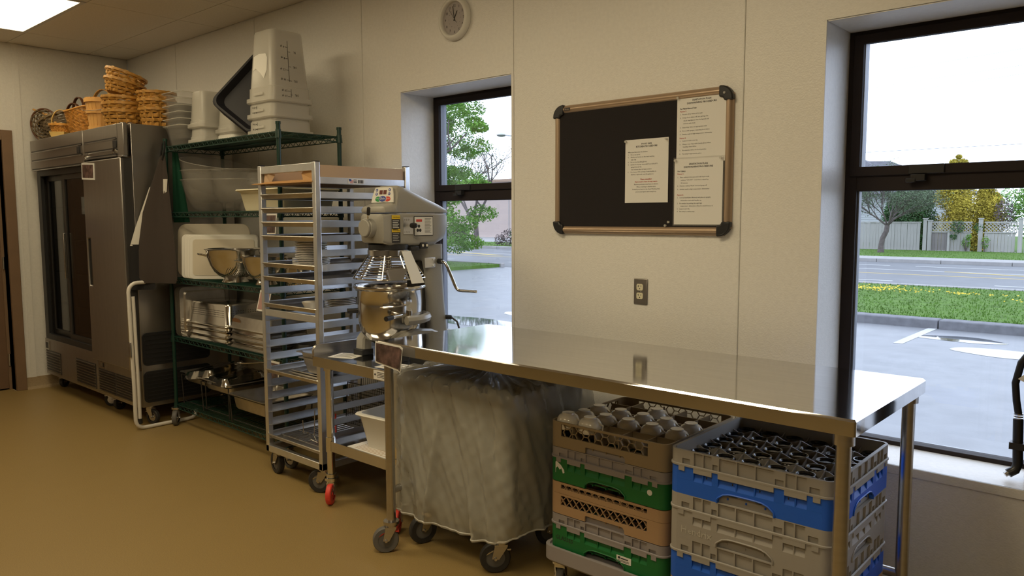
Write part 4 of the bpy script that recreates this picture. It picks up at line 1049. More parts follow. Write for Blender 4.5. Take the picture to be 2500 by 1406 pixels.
# pale splint bushel basket with hoops and wooden handles
t = thing('splint_basket', 'tall pale splint wood basket with hoops and wire handle', 'basket', (-6.06, -.68, FT)); x, y, z = -6.06, -.68, FT
for i in range(20):
    a0 = 2*PI*i/20+.01; a1 = 2*PI*(i+1)/20-.015
    b = MB(); b.loft([[(x+r_*math.cos(a), y+r_*math.sin(a), z+zz) for r_, a in ((r, a0), (r, a1), (r-.004, a1), (r-.004, a0))] for r, zz in ((.070, 0), (.082, .12), (.098, .245))])
    b.build('splint', 'wood_pale', t, angle=0)
for zz, r in ((.225, .099), (.145, .089), (.03, .0765)):
    b = MB(); b.lathe([(r, -.013), (r+.004, -.013), (r+.005, .013), (r+.001, .013), (r, -.013)], (x, y, z+zz), 36); b.build('hoop', 'wood_pale', t, angle=40)
MB().tube([(x-.094, y-.02, z+.17), (x-.07, y-.085, z+.162), (x+.0, y-.115, z+.15), (x+.07, y-.085, z+.145), (x+.095, y-.02, z+.16)], .002, 6).build('wire_handle', 'steel', t)
def strap(t, c, w_, h_, yaw, m='handle_brown', wd=.022, lean=0):
    b = MB(); d_ = Vector((math.cos(yaw), math.sin(yaw), 0)); s_ = Vector((-d_.y, d_.x, 0))
    rings = []
    for k in range(17):
        a = PI*k/16; p = Vector(c)+d_*w_/2*math.cos(a)+Vector((0, 0, h_*math.sin(a)**.8))+s_*lean*math.sin(a); tn = (d_*-math.sin(a)+Vector((0, 0, math.cos(a)))).normalized(); nn = tn.cross(s_)
        rings.append([tuple(p+s_*i*wd/2+nn*j*.003) for i, j in ((-1, -1), (1, -1), (1, 1), (-1, 1))])
    b.loft(rings); return b.build('handle', m, t, angle=40)
t = basket('dark brown handled basket standing behind the splint basket', (-6.68, -.42, FT), .09, .11, .22, 9, m='wicker_dark', name='handled_basket'); strap(t, (-6.68, -.42, FT+.20), .22, .21, .5, 'wicker_gold', .03)
t = basket('dark brown handled basket behind the golden wicker basket', (-6.70, -.60, FT), .06, .08, .20, 8, m='handle_brown', name='handled_basket')
strap(t, (-6.70, -.60, FT+.18), .16, .15, .2); strap(t, (-6.70, -.64, FT+.17), .15, .11, .35)
# golden open wicker basket, scooped sides
t = thing('wicker_basket', 'golden wicker basket with a scooped rim on the glass fridge', 'basket', (-6.46, -.665, FT)); x, y, z = -6.46, -.665, FT
b = MB(); rows = 20; n = 40
for k in range(rows):
    ring = []
    for e, dz in ((-.001, 0), (.0022, .0035), (-.001, .0075)):
        row = []
        for i in range(n*3):
            a = 2*PI*i/(n*3); f = (k+.0)/rows; top = .185+.035*abs(math.cos(a))**2; zz = f*top+dz; rx = .095+.07*f**.7; ry = .065+.045*f**.7
            w_ = .0026*math.sin(a*n/1.0+PI*k)
            row.append((x+(rx+e+w_)*math.cos(a), y+(ry+e+w_)*math.sin(a), z+zz))
        ring.append(row)
    b.loft(ring, caps=False)
b.lathe([(0, .003), (.07, .003)], (x, y, z), 16)
b.build('weave', 'wicker_gold', t, angle=60, kind='stuff')
b = MB(); b.tube([(x+.166*math.cos(a), y+.112*math.sin(a), z+.184+.035*abs(math.cos(a))**2) for a in [2*PI*i/48 for i in range(48)]], .0065, 8, closed=True); b.build('rim', 'wicker_gold', t)
t = basket('wide grey twig basket leaning at the back of the glass fridge', (-6.95, -.60, FT+.03), .12, .16, .17, 9, n=16, m='wicker_dark', name='twig_basket', cane=.012, tilt=(.25, -.30, 0))
t = basket('small light wicker basket with hoop handle on the glass fridge', (-6.78, -.705, FT), .06, .08, .11, 9, m='wicker_gold', name='small_basket'); strap(t, (-6.78, -.705, FT+.09), .15, .14, .8, 'wood_yellow', .014)
t = thing('chip_basket', 'small pale yellow wooden punnet at the front of the glass fridge', 'basket', (-6.69, -.745, FT)); x, y = -6.69, -.745
for i in range(4):
    a = PI/2*i+PI/4; 
    R = Matrix.Rotation(a, 3, 'Z'); P_ = [Vector((x, y, FT))+R@Vector(p) for p in ((.045, -.045, 0), (.045, .045, 0), (.058, .058, .045), (.058, -.058, .045), (.043, -.043, 0), (.043, .043, 0), (.056, .056, .045), (.056, -.056, .045))]
    MB().add(P_, [(0, 1, 2, 3), (7, 6, 5, 4), (3, 2, 6, 7), (0, 3, 7, 4), (1, 5, 6, 2)]).build('punnet_side', 'wood_yellow', t, angle=0)
MB().box(x-.045, x+.045, y-.03, y+.03, FT, FT+.003).build('punnet_base', 'wood_yellow', t, angle=0)
t = thing('flat_basket', 'brown oval tray basket standing on edge against the small baskets', 'basket', (-6.98, -.70, FT))
b = MB(); x, y, z = -6.98, -.70, FT
for k in range(9):
    r = .02+.016*k; b.tube([(x+r*.8*math.cos(a), y-.012*math.sin(a*9+PI*k), z+.135+r*.9*math.sin(a)) for a in [2*PI*i/40 for i in range(40)]], .006, 6, closed=True)
b.build('weave', 'wicker_dark', t, kind='stuff'); MB().tube([(x+.125*math.cos(a), y, z+.135+.135*math.sin(a)) for a in [2*PI*i/40 for i in range(40)]], .009, 8, closed=True).build('rim', 'handle_brown', t)
t.rotation_euler = (.1, -.45, .55)
t = thing('cane_hoop', 'pale cane rod sticking out over the fridge edge from the small baskets', 'rod', (-6.98, -.72, FT+.12)); 
b = MB(); b.tube([(-7.17, -.78, FT+.262), (-7.08, -.76, FT+.235), (-6.98, -.74, FT+.205), (-6.88, -.72, FT+.15), (-6.84, -.71, FT+.10)], [.008, .010, .010, .010, .009], 8); b.build('cane', 'wood_pale', t)

# ================================================================== GREEN WIRE SHELF UNIT
SX0, SX1, SY0, SY1 = -5.20, -3.815, -.60, -.20
SZ = (.14, .61, 1.01, 1.45, 1.885)
t = thing('wire_shelf_unit', 'green epoxy wire shelving unit on casters beside the fridges', 'shelf', ((SX0+SX1)/2, (SY0+SY1)/2, 0))
for x in (SX0, SX1):
    for y in (SY0, SY1):
        b = MB(); b.cyl((x, y, .12), (x, y, 1.935), .0125, 14); b.cyl((x, y, 1.925), (x, y, 1.94), .015, 14)
        for z in SZ: b.cyl((x, y, z-.035), (x, y, z+.012), .019, 14, .015)
        p = b.build('post', 'green_epoxy', t)
        caster(t, x, y, .12, .052, -.7 if x < -5 else .2, 'greyrubber', 'steel', .03)
for z in SZ:
    b = MB()
    for y, in ((SY0,), (SY1,)):
        b.cyl((SX0, y, z), (SX1, y, z), .0035, 6); b.cyl((SX0, y, z-.028), (SX1, y, z-.028), .0035, 6)
        n = 46; pts = [(SX0+.01+(SX1-SX0-.02)*k/n, y, z if k % 2 else z-.028) for k in range(n+1)]
        for p, q in zip(pts[:-1], pts[1:]): b.cyl(p, q, .0022, 5, caps=False)
    for x in (SX0, SX1):
        b.cyl((x, SY0, z), (x, SY1, z), .0035, 6); b.cyl((x, SY0, z-.028), (x, SY1, z-.028), .0035, 6)
        n = 12; pts = [(x, SY0+.01+(SY1-SY0-.02)*k/n, z if k % 2 else z-.028) for k in range(n+1)]
        for p, q in zip(pts[:-1], pts[1:]): b.cyl(p, q, .0022, 5, caps=False)
    s_ = b.build('shelf_frame', 'green_epoxy', t)
    b = MB(); n = 60
    for k in range(1, n): x = SX0+(SX1-SX0)*k/n; b.cyl((x, SY0, z+.003), (x, SY1, z+.003), .0026, 5, caps=False)
    for y in (SY0+.12, SY0+.27): b.cyl((SX0, y, z-.003), (SX1, y, z-.003), .004, 6)
    b.build('shelf_wires', 'green_epoxy', s_, kind='stuff')
def ztop(k): return SZ[k]+.0062
# tags hanging on shelf fronts
for k, (x, z, a, lab, m) in enumerate(((-3.90, 1.44, .1, 'clear tag with dark picture hanging from the second shelf', 'photo'), (-3.98, 1.0, .25, 'pink tag hanging from the middle shelf', 'pinkpack'), (-3.92, .60, .1, 'dark red tag hanging from the fourth shelf', 'photo'))):
    c = thing('shelf_tag', lab, 'tag', (x, SY0-.006, z), 'tags on the shelf fronts')
    MB().box(x-.06, x+.06, SY0-.008, SY0-.005, z-.12, z+.0).build('tag_sheet', 'paper', c, angle=0); MB().box(x-.05, x+.05, SY0-.0095, SY0-.008, z-.11, z-.012).build('tag_print', m, c, angle=0)
    c.rotation_euler.x = -a
# --- top shelf
def qcont(label, c, w_, d_, h_, flip, m='milky', taper=.86, grp='square food containers', marks=False, name='food_container'):
    """square container; flip -> stands upside down on its rim"""
    o = thing(name, label, 'container', c, grp); x, y, z = c; b = MB()
    def ZZ(v): return z+(h_-v if flip else v)
    def R_(f, v, e=0, r=.035): return rrect(x-w_/2*f-e, x+w_/2*f+e, y-d_/2*f-e, y+d_/2*f+e, r, ZZ(v))
    b.loft([R_(taper-.03, 0), R_(taper, .012), R_(.955, h_*.78), R_(.99, h_*.79), R_(1, h_-.03), R_(1, h_-.028, .012), R_(1, h_-.006, .013), R_(1, h_, .008), R_(1, h_, -.004), R_(.95, h_*.76, -.003), R_(taper-.01, .015, -.003)])
    b.build('container_body', m, o, angle=40)
    b = MB()
    for s_ in (-1, 1): b.box(x-.05, x+.05, y+s_*(d_/2+.004)-.004, y+s_*(d_/2+.004)+.008*max(s_, 0), min(ZZ(h_*.86), ZZ(h_*.90)), max(ZZ(h_*.86), ZZ(h_*.90)))
    b.build('grip', m, o, bevel=.003)
    return o
zt = ztop(4); cxx, cyy = -4.115, -.40
G_ = 'tall stack of upturned square containers'
for k, (z, lab, h_) in enumerate(((zt, 'bottom container of the tall upturned stack on the top shelf', .38), (zt+.095, 'middle container of the tall upturned stack on the top shelf', .38), (zt+.185, 'topmost tall translucent container with measuring scale, upside down', .41))):
    o = qcont(lab, (cxx, cyy, z), .265, .265, h_, True, 'milky', .80, G_)
    b = MB(); X = cxx+.1335
    if k == 2:
        def sx(z_):
            v = h_-(z_-z)
            hw = .106+(.1265-.106)*(v-.012)/(h_*.78-.012) if v < h_*.78 else .1315
            return cxx+hw+.0008
        zb = z+h_-.06
        b.bar((sx(zb), -.41, zb), (sx(z+.12), -.41, z+.12), .0022, .001, (1, 0, 0)); b.bar((sx(z+.075), -.405, z+.078), (sx(z+.03), -.405, z+.03), .0022, .001, (1, 0, 0))
        for zz, s_, tx in ((zb-.035, -1, '4 qt'), (zb-.06, 1, '5L'), (zb-.10, -1, '8 qt'), (zb-.145, 1, '10L'), (zb-.165, -1, '12 qt'), (z+.128, -1, '16 qt'), (z+.125, 1, '15L'), (z+.065, -1, '20 qt'), (z+.034, -1, '22 qt'), (z+.045, 1, '20L')):
            y_ = -.41; b.box(sx(zz), sx(zz)+.001, min(y_, y_+s_*.016), max(y_, y_+s_*.016), zz-.001, zz+.001)
            b.text(tx, .017, (sx(zz)+.001, y_+s_*.020+(.0 if s_ < 0 else .034), zz+.006), (0, -1, 0), (0, 0, -1), 'LEFT' if s_ > 0 else 'RIGHT' if False else 'LEFT') if s_ > 0 else b.text(tx, .017, (sx(zz)+.001, y_-.020, zz+.006), (0, -1, 0), (0, 0, -1), 'LEFT')
    else:
        yf = cyy-.1335; xx = cxx-.03
        b.bar((xx, yf, z+.03), (xx, yf, z+.075), .002, .001, (0, 1, 0))
        for zz, s_, tx in ((z+.035, -1, '22 qt'), (z+.065, -1, '20 qt'), (z+.05, 1, '20L')):
            b.box(min(xx, xx+s_*.014), max(xx, xx+s_*.014), yf-.001, yf, zz-.001, zz+.001)
            b.text(tx, .014, (xx+s_*.018+(.03 if s_ > 0 else 0), yf-.001, zz+.005), (-1, 0, 0), (0, 0, -1), 'LEFT')
    b.build('measuring_scale', 'ink', o, angle=0)
    if k == 2:
        b = MB(); pts = [(cxx-.075, z+.27), (cxx-.02, z+.28), (cxx+.05, z+.275), (cxx+.07, z+.25), (cxx+.07, z+.18), (cxx+.04, z+.135), (cxx+.0, z+.17), (cxx-.05, z+.20), (cxx-.080, z+.19)]
        # pale paper sheet stuck inside the container front
        fy = lambda z_: cyy-(.106+.0205*((h_-(z_-z))-.012)/(h_*.78-.012))-.001
        b.add([(p[0], fy(p[1]), p[1]) for p in pts]+[(p[0], fy(p[1])+.0008, p[1]) for p in pts], [tuple(range(8, -1, -1)), tuple(range(9, 18))]); b.build('label_sheet', 'white_plastic', o, angle=0)
qcont('translucent upturned container beside the clear bins on the top shelf', (-4.895, -.45, zt), .18, .18, .22, True, 'milky', .84, 'small upturned containers')
qcont('translucent upturned container stacked over the one beside the clear bins', (-4.895, -.45, zt+.10), .18, .18, .235, True, 'milky', .84, 'small upturned containers')
qcont('white upturned container between clear containers and black trays, lower one', (-4.70, -.33, zt), .21, .23, .24, True, 'white_plastic', .86, 'white upturned containers')
qcont('white upturned container between clear containers and black trays, upper one', (-4.70, -.33, zt+.06), .21, .23, .25, True, 'milky', .86, 'white upturned containers')
for k in range(6):
    o = tub('clear_bin', ['clear plastic food pan, %s of the stack at the shelf end' % q for q in ('bottom', 'second', 'third', 'fourth', 'fifth', 'topmost')][k], 'pan', (-5.115, -.42, zt+.043*k), .235, .33, .13, 'clear', .86, .014, grp='clear food pans stacked on the top shelf')
    b = MB(); pts = rrect(-5.115-.1175-.014, -5.115+.1175+.014, -.42-.165-.014, -.42+.165+.014, .03, zt+.043*k+.128); b.tube(pts, .0028, 6, closed=True); b.build('rim', 'milky', o)
for k in range(5):
    o = tub('black_tray', ['black plastic tray tipped on its corner, %s of the leaning set' % q for q in ('front', 'second', 'third', 'fourth', 'rear')][k], 'tray', (-4.40, -.40, 2.08), .44, .33, .05, 'blacktray', .88, .012, grp='black trays leaning on the top shelf', r=.05)
    ez_ = Vector((.635, -.73, .254)).normalized(); ex_ = Vector((.346, .562, .752)); ex_ = (ex_-ez_*ex_.dot(ez_)).normalized(); ey_ = ez_.cross(ex_)
    o.rotation_euler = Matrix((ex_, ey_, ez_)).transposed().to_euler()
    o.location = Vector((-4.44, -.30, 2.14))+ez_*.030*k
# --- second shelf: clear domes, ivory tub
def bowl_clear(label, c, r, h_, m='clear', tilt=0, grp='big clear bowls on the second shelf', name='clear_bowl'):
    o = thing(name, label, 'bowl', c, grp); b = MB(); x, y, z = c
    prof = [(.0, .0), (r*.42, .0), (r*.62, h_*.10), (r*.80, h_*.35), (r*.90, h_*.65), (r*.97, h_), (r, h_+.004), (r, h_+.008), (r*.96, h_+.006), (r*.885, h_*.65), (r*.785, h_*.36), (r*.61, h_*.12), (.0, .004)]
    b.lathe(prof, c, 44); b.build('bowl_body', m, o, angle=60); 
    b = MB(); b.tube([(x+r*math.cos(a), y+r*math.sin(a), z+h_+.006) for a in [2*PI*i/44 for i in range(44)]], .003, 6, closed=True); b.build('rim', 'clear', o)
    if tilt: o.rotation_euler = tilt
z2 = ztop(3)
bowl_clear('big clear bowl at the bottom of the nested set by the hanging apron', (-4.93, -.40, z2), .215, .20)
bowl_clear('big clear bowl nested second by the hanging apron', (-4.93, -.40, z2+.06), .215, .20)
bowl_clear('big clear bowl tipped on top of the nested set', (-4.95, -.40, z2+.13), .225, .19, tilt=(0, .22, 0))
bowl_clear('big clear bowl in the middle of the second shelf', (-4.56, -.40, z2), .20, .19)
bowl_clear('big clear bowl stacked in the middle of the second shelf', (-4.56, -.40, z2+.08), .20, .17)
tub('ivory_tub', 'ivory plastic bus tub reaching behind the pan rack', 'tub', (-4.06, -.40, z2), .48, .36, .125, 'ivory', .9, .022)
# --- third shelf: white boards, colanders
z3 = ztop(2)
BA = math.radians(38)
def lean_board(label, px_, py_, L_, h_, lean, m='white_plastic', rim=.0, th=.016, r=.03):
    o = thing('cutting_board', label, 'board', (0, 0, 0), 'white boards and lids leaning on the middle shelf'); b = MB()
    P_ = rrect(0, L_, 0, h_, r, 0, 5)
    b.loft([[(p[0], e, p[1]) for p in P_] for e in (0, th)]); b.build('board_body', m, o, angle=40, bevel=.003)
    if rim:
        Q = rrect(.025, L_-.02, .025, h_-.025, r*.7, 0, 5); b = MB(); b.loft([[(p[0], -e, p[1]) for p in Q] for e in (0, .003)]); b.build('board_panel', 'boardpanel', o, angle=40)
    o.location = (px_, py_, z3); o.rotation_euler = (Matrix.Rotation(BA, 3, 'Z')@Matrix.Rotation(-lean, 3, 'X')).to_euler()
    return o
lean_board('largest milky board at the back of the leaning set', -5.155, -.575, .50, .36, .08, 'boardpanel', r=.06)
lean_board('white board second in the leaning set', -5.045, -.60, .49, .29, .08)
lean_board('white board third in the leaning set', -5.005, -.60, .49, .29, .08)
lean_board('white board fourth in the leaning set', -4.97, -.60, .48, .29, .08)
lean_board('foremost tan faced white tray of the leaning set', -4.935, -.60, .46, .285, .08, rim=1)
def colander(label, c, r, h_, grp, dots=True):
    o = thing('colander', label, 'colander', c, grp); x, y, z = c; b = MB()
    prof = [(.0, .022), (r*.35, .024), (r*.55, h_*.19), (r*.72, h_*.33), (r*.86, h_*.52), (r*.95, h_*.74), (r*.965, h_*.76), (r*.985, h_*.96), (r*1.05, h_), (r*1.05, h_+.003), (r*.97, h_*.985), (r*.94, h_*.75), (r*.85, h_*.54), (r*.70, h_*.35), (r*.5, h_*.19), (.0, .028)]
    b.lathe(prof, c, 44); b.build('bowl', 'polished', o, angle=50)
    b = MB(); b.lathe([(r*.36, .026), (r*.38, .016), (r*.46, .0), (r*.475, .0), (r*.40, .018), (r*.38, .030)], c, 32); b.build('foot_ring', 'polished', o, angle=50)
    b = MB()
    for s_ in (-1, 1): b.tube([(x+s_*r*.95, y-.035, z+h_*.80), (x+s_*(r+.03), y-.032, z+h_*.84), (x+s_*(r+.045), y, z+h_*.86), (x+s_*(r+.03), y+.032, z+h_*.84), (x+s_*r*.95, y+.035, z+h_*.80)], .0045, 8)
    b.build('handle', 'chrome', o)
    if dots:
        b = MB()
        for j in range(6):
            f = .24+j*.042; rr_ = r*(.55+.17*(f-.19)/.14 if f < .33 else .72+.14*(f-.33)/.19)
            for i in range(64):
                a = 2*PI*(i+.5*(j % 2))/64
                if abs(((a*6/(2*PI)) % 1)-.5) > .42-.05*j: continue
                p = Vector((x+(rr_+.0015)*math.cos(a), y+(rr_+.0015)*math.sin(a), z+h_*f)); n_ = Vector((math.cos(a), math.sin(a), -.9)).normalized(); u = Vector((-math.sin(a), math.cos(a), 0)); v = n_.cross(u)
                b.add([p+u*.0028*math.cos(q)+v*.0028*math.sin(q) for q in [2*PI*k/6 for k in range(6)]], [(0, 1, 2, 3, 4, 5)])
        b.build('perforations', 'ink', o, angle=0, kind='stuff')
    o.rotation_euler.z = .93
    return o
colander('large steel colander with loop handles before the white boards', (-4.52, -.50, z3), .172, .205, None)
o = colander('smaller steel colander bowl partly behind the pan rack', (-4.19, -.48, z3), .135, .17, None, False)
o = thing('steamer_pot', 'small stack of steel pots behind the pan rack post', 'pot', (-4.0, -.36, z3)); b = MB(); b.lathe([(0, .002), (.09, .002), (.095, .01), (.097, .15), (.102, .152), (.102, .156), (.094, .154), (.092, .012), (0, .006)], (-4.0, -.36, z3), 32); b.build('pot_body', 'polished', o, angle=50); b = MB(); b.lathe([(.09, .158), (.108, .162), (.108, .166), (.06, .178), (0, .182)], (-4.0, -.36, z3), 32); b.build('pot_lid', 'polished', o, angle=50)
# --- fourth shelf: steam pans
z4 = ztop(1)
def steam_pan(label, c, w_, d_, h_, grp, m='polished', flip=True, rz=0, holes=False, name='steam_pan', stain=False, par=None):
    o = thing(name, label, 'pan', c, grp); x, y, z = c; b = MB()
    ZZ = (lambda v: z+h_-v) if flip else (lambda v: z+v)
    def R_(f, v, e=0, r=.035): return rrect(x-w_/2+f-e, x+w_/2-f+e, y-d_/2+f-e, y+d_/2-f+e, r, ZZ(v))
    b.loft([R_(.045, 0, 0, .03), R_(.034, .004), R_(.028, .016), R_(.018, h_-.012), R_(.012, h_-.003), R_(0, h_-.003, 0, .02), R_(0, h_, 0, .02), R_(.014, h_, 0), R_(.022, h_-.014), R_(.032, .018), R_(.045, .004, 0, .03)])
    b.build('pan_body', m, o, angle=35)
    if holes:
        b = MB()
        for j in range(4):
            for i in range(26):
                zz = z+h_*.42+j*.013; xx = x-w_/2+.07+(w_-.14)*i/25; f = .0185+(.0095)*(zz-z)/h_
                b.add([(xx+.0026*math.cos(q), y-d_/2+f-.0012, zz+.0026*math.sin(q)) for q in [2*PI*k/6 for k in range(6)]], [(0, 1, 2, 3, 4, 5)])
            for i in range(14):
                zz = z+h_*.42+j*.013; yy = y-d_/2+.05+(d_-.10)*i/13; f = .0185+(.0095)*(zz-z)/h_
                b.add([(x+w_/2-f+.0012, yy+.0026*math.cos(q), zz+.0026*math.sin(q)) for q in [2*PI*k/6 for k in range(6)]], [(0, 1, 2, 3, 4, 5)])
        b.build('perforations', 'ink', o, angle=0, kind='stuff')
    if stain: MB().add([(x-w_/2+.10+.055*math.cos(q), y-d_/2+.020+.006*(.5+.42*math.sin(q)*-1)-.001, z+h_*.55+h_*.26*math.sin(q)) for q in [2*PI*k/14 for k in range(14)]], [tuple(range(14))]).build('stain', 'rust', o, angle=0)
    o.rotation_euler.z = rz
    return o
G_ = 'upturned steam pans on the fourth shelf'
ords = ('bottom', 'second', 'third', 'fourth', 'fifth', 'topmost')
hs_ = [(0, .06), (.035, .06), (.075, .075), (.105, .17)]
for k, (dz, h_) in enumerate(hs_):
    steam_pan('perforated steel steam pan topmost of the rear upturned stack' if k == 3 else '%s steel steam pan of the rear upturned stack' % ords[k], (-4.83, -.40, z4+dz), .53, .325, h_ if k < 3 else .145, G_, holes=(k == 3), rz=.04)
for k, (dz, h_) in enumerate([(0, .05), (.028, .05), (.055, .06), (.085, .06), (.12, .075)]):
    steam_pan('brown stained steel pan topmost of the front upturned stack' if k == 4 else '%s steel steam pan of the front upturned stack' % ords[k], (-4.29, -.41, z4+dz), .50, .325, h_, G_, stain=(k == 4), rz=-.03, m='polished' if k % 2 else 'pan')
for k in range(4):
    o = thing('sheet_tray', '%s steel tray standing on edge at the apron end of the fourth shelf' % ('outer', 'second', 'third', 'inner')[k], 'tray', (-5.155+.022*k, -.42, z4), 'trays standing on edge'); x = -5.155+.022*k
    b = MB(); P_ = rrect(-.60, -.25, z4, z4+.335, .03, 0, 5); Q = rrect(-.575, -.275, z4+.025, z4+.31, .025, 0, 5)
    b.loft([[(x, p[0], p[1]) for p in P_], [(x+.003, p[0], p[1]) for p in P_], [(x+.004, p[0], p[1]) for p in Q], [(x+.014, p[0], p[1]) for p in rrect(-.565, -.285, z4+.035, z4+.30, .02, 0, 5)]]); b.build('tray_body', 'pan', o, angle=30)
o = thing('frying_pan', 'black frying pan upside down behind the pan rack', 'pan', (-4.0, -.50, z4+.0)); 
b = MB(); b.lathe([(0, .045), (.09, .045), (.125, .002), (.129, .0), (.129, .004), (.092, .049), (0, .049)], (-3.97, -.42, z4), 32); b.build('pan_body', 'black', o, angle=50); b = MB(); b.bar((-3.97, -.54, z4+.012), (-3.99, -.70, z4+.03), .022, .008); b.build('handle', 'steel', o, bevel=.002)
o.location = (-4.0, -.40, z4)
o = thing('serving_spoon', 'long steel spoon lying on the fourth shelf near the rack', 'spoon', (-4.2, -.57, z4+.22)); b = MB(); b.tube([(-4.33, -.59, z4+.07), (-4.22, -.575, z4+.085), (-3.98, -.56, z4+.12)], .0035, 6); b.build('spoon_handle', 'steel', o); b = MB(); b.lathe([(0, -.006), (.018, -.003), (.026, .004)], (-4.355, -.592, z4+.066), 16); b.build('spoon_bowl', 'steel', o)
o.location.z = z4+.065
# --- bottom shelf: chafing frames with pans
z5 = ztop(0)
for k, (x, w_, d_, zf, m, lab, yy) in enumerate(((-5.00, .34, .30, .205, 'shiny steel pan on a wire frame at the fridge end of the bottom shelf', 0, -.42), (-4.69, .36, .32, .20, 'shiny steel pan on a wire frame in the middle of the bottom shelf', 0, -.42), (-4.25, .42, .32, .175, 'deep steel pan on a wire frame near the pan rack', 0, -.44))):
    lab2, yy2 = m, yy if yy else -.42
    fr = thing('chafing_frame', ['dark wire frame holding a shiny pan at the fridge end', 'dark wire frame holding a shiny pan in the middle', 'dark wire frame holding the deep steel pan'][k], 'frame', (x, yy2, z5), 'chafing frames on the bottom shelf')
    b = MB(); pts = rrect(x-w_/2, x+w_/2, yy2-d_/2, yy2+d_/2, .02, z5+zf); b.tube(pts, .004, 6, closed=True)
    for sx__ in (-1, 1):
        for sy__ in (-1, 1): b.cyl((x+sx__*w_/2*.95, yy2+sy__*d_/2*.95, z5), (x+sx__*w_/2, yy2+sy__*d_/2, z5+zf), .004, 6)
    b.tube(rrect(x-w_/2+.01, x+w_/2-.01, yy2-d_/2+.01, yy2+d_/2-.01, .02, z5+.02), .003, 6, closed=True); b.build('frame_wires', 'blackmetal', fr)
    steam_pan(lab2, (x, yy2, z5+zf-.088), w_-.012+.03, d_-.02+.04, .098, 'pans in the chafing frames', 'pan', flip=False) if k == 2 else steam_pan(lab2, (x, yy2, z5+zf-.05), w_+.03, d_+.02, .07, 'pans in the chafing frames', 'pan', flip=False)
for k, (x, rz_, zz) in enumerate(((-4.93, .5, .27), (-4.66, -.25, .262))):
    o = thing('pan_lid', ('shiny mirror bright lid tipped over the pan at the fridge end', 'shiny mirror bright lid lying over the middle pan')[k], 'lid', (x, -.45, z5+zz), 'shiny pan lids'); b = MB(); rr = random.Random(k)
    N_ = 12; vs = [(x-.15+.30*i/N_, -.60+.30*j/N_, z5+zz+(-.045 if i in (0, N_) or j in (0, N_) else 0)+rr.uniform(-.0022, .0022)) for j in range(N_+1) for i in range(N_+1)]
    b.add(vs, [(j*(N_+1)+i, j*(N_+1)+i+1, (j+1)*(N_+1)+i+1, (j+1)*(N_+1)+i) for j in range(N_) for i in range(N_)]); b.build('lid_sheet', 'foil', o, angle=60)
    o.rotation_euler = (.10, -.15+.1*k, rz_*.3)
# --- things hanging / leaning at the shelf's fridge end
c = thing('apron', 'dark brown apron hanging from the corner post of the green shelf', 'apron', (-5.22, -.64, 1.80))
def drape(rows, th=.004, seed=0):
    b = MB(); rr = random.Random(seed); rings = []
    for z, xa, ya, xb, yb, amp in rows:
        pts = []; n = 14
        for k in range(n+1):
            f = k/n; dx, dy = xb-xa, yb-ya; L_ = math.hypot(dx, dy) or 1; wv = amp*math.sin(f*PI*3+z*2)
            pts.append((xa+dx*f-dy/L_*wv, ya+dy*f+dx/L_*wv, z+.0*math.sin(f*PI)))
        rings.append(pts+[(p[0]+.004, p[1]+.006, p[2]) for p in reversed(pts)])
    b.loft(rings); return b
drape([(1.83, -5.225, -.625, -5.19, -.62, .002), (1.70, -5.25, -.66, -5.16, -.62, .006), (1.45, -5.275, -.74, -5.11, -.625, .010), (1.2, -5.29, -.79, -5.06, -.63, .012), (1.02, -5.30, -.81, -5.02, -.64, .012), (.985, -5.30, -.80, -5.03, -.645, .012)]).build('apron_body', 'cloth_brown', c, angle=60)
drape([(1.62, -5.262, -.69, -5.252, -.68, .0), (1.35, -5.30, -.78, -5.24, -.72, .004), (1.23, -5.31, -.815, -5.24, -.74, .004)]).build('apron_lining', 'cloth_white', c, angle=60)
drape([(1.24, -5.305, -.81, -5.23, -.735, .004), (1.1, -5.305, -.825, -5.21, -.74, .004), (.94, -5.30, -.83, -5.17, -.72, .004)]).build('apron_hem', 'cloth_black', c, angle=60)
MB().tube([(-5.225, -.625, 1.82), (-5.21, -.615, 1.90), (-5.195, -.605, 1.93), (-5.185, -.612, 1.88), (-5.19, -.63, 1.80)], .006, 6).build('apron_strap', 'cloth_black', c)
c = thing('green_apron', 'dark green cloth hanging inside the shelf end behind the brown apron', 'apron', (-5.19, -.50, 1.84))
drape([(1.86, -5.235, -.54, -5.23, -.51, .002), (1.65, -5.235, -.545, -5.225, -.485, .004), (1.40, -5.235, -.55, -5.215, -.455, .006), (1.385, -5.235, -.55, -5.215, -.455, .006)]).build('cloth_body', 'green_cloth', c, angle=60)
c = thing('pale_cloth', 'narrow pale strip of cloth showing beside the brown apron', 'cloth', (-5.16, -.63, 1.75))
drape([(1.672, -5.165, -.640, -5.145, -.628, .001), (1.60, -5.16, -.645, -5.145, -.635, .002), (1.543, -5.156, -.642, -5.152, -.638, .0)]).build('cloth_body', 'cloth_white', c, angle=60)
# folded white tubular step frame
c = thing('folding_step_frame', 'folded white tubular frame standing between fridge and green shelf', 'frame', (-5.235, -.65, 0))
x = -5.235
pts = [(x, -.47, .06), (x+.002, -.455, .035), (x, -.475, .018), (x, -.52, .014), (x, -.80, .014)]+arc((x, -.80, .074), .06, -PI/2, -PI, 5, 'yz')[1:]+[(x, -.86, .3), (x, -.868, .93)]+arc((x, -.808, .93), .06, PI, PI/2, 5, 'yz')[1:]+[(x, -.70, .99)]
pts[0] = (x, -.445, .075)
MB().tube(pts, .0125, 12).build('outer_tube', 'white_paint', c)
MB().tube([(x+.0, -.832, .075), (x, -.832, .3), (x, -.84, .90)], .0115, 12).build('inner_tube', 'white_paint', c)
MB().cyl((x, -.832, .045), (x, -.832, .08), .015, 12).build('rubber_foot', 'black', c)
MB().cyl((x, -.86, .0), (x, -.78, .0), .012, 8).build('floor_pad', 'black', c) if False else None
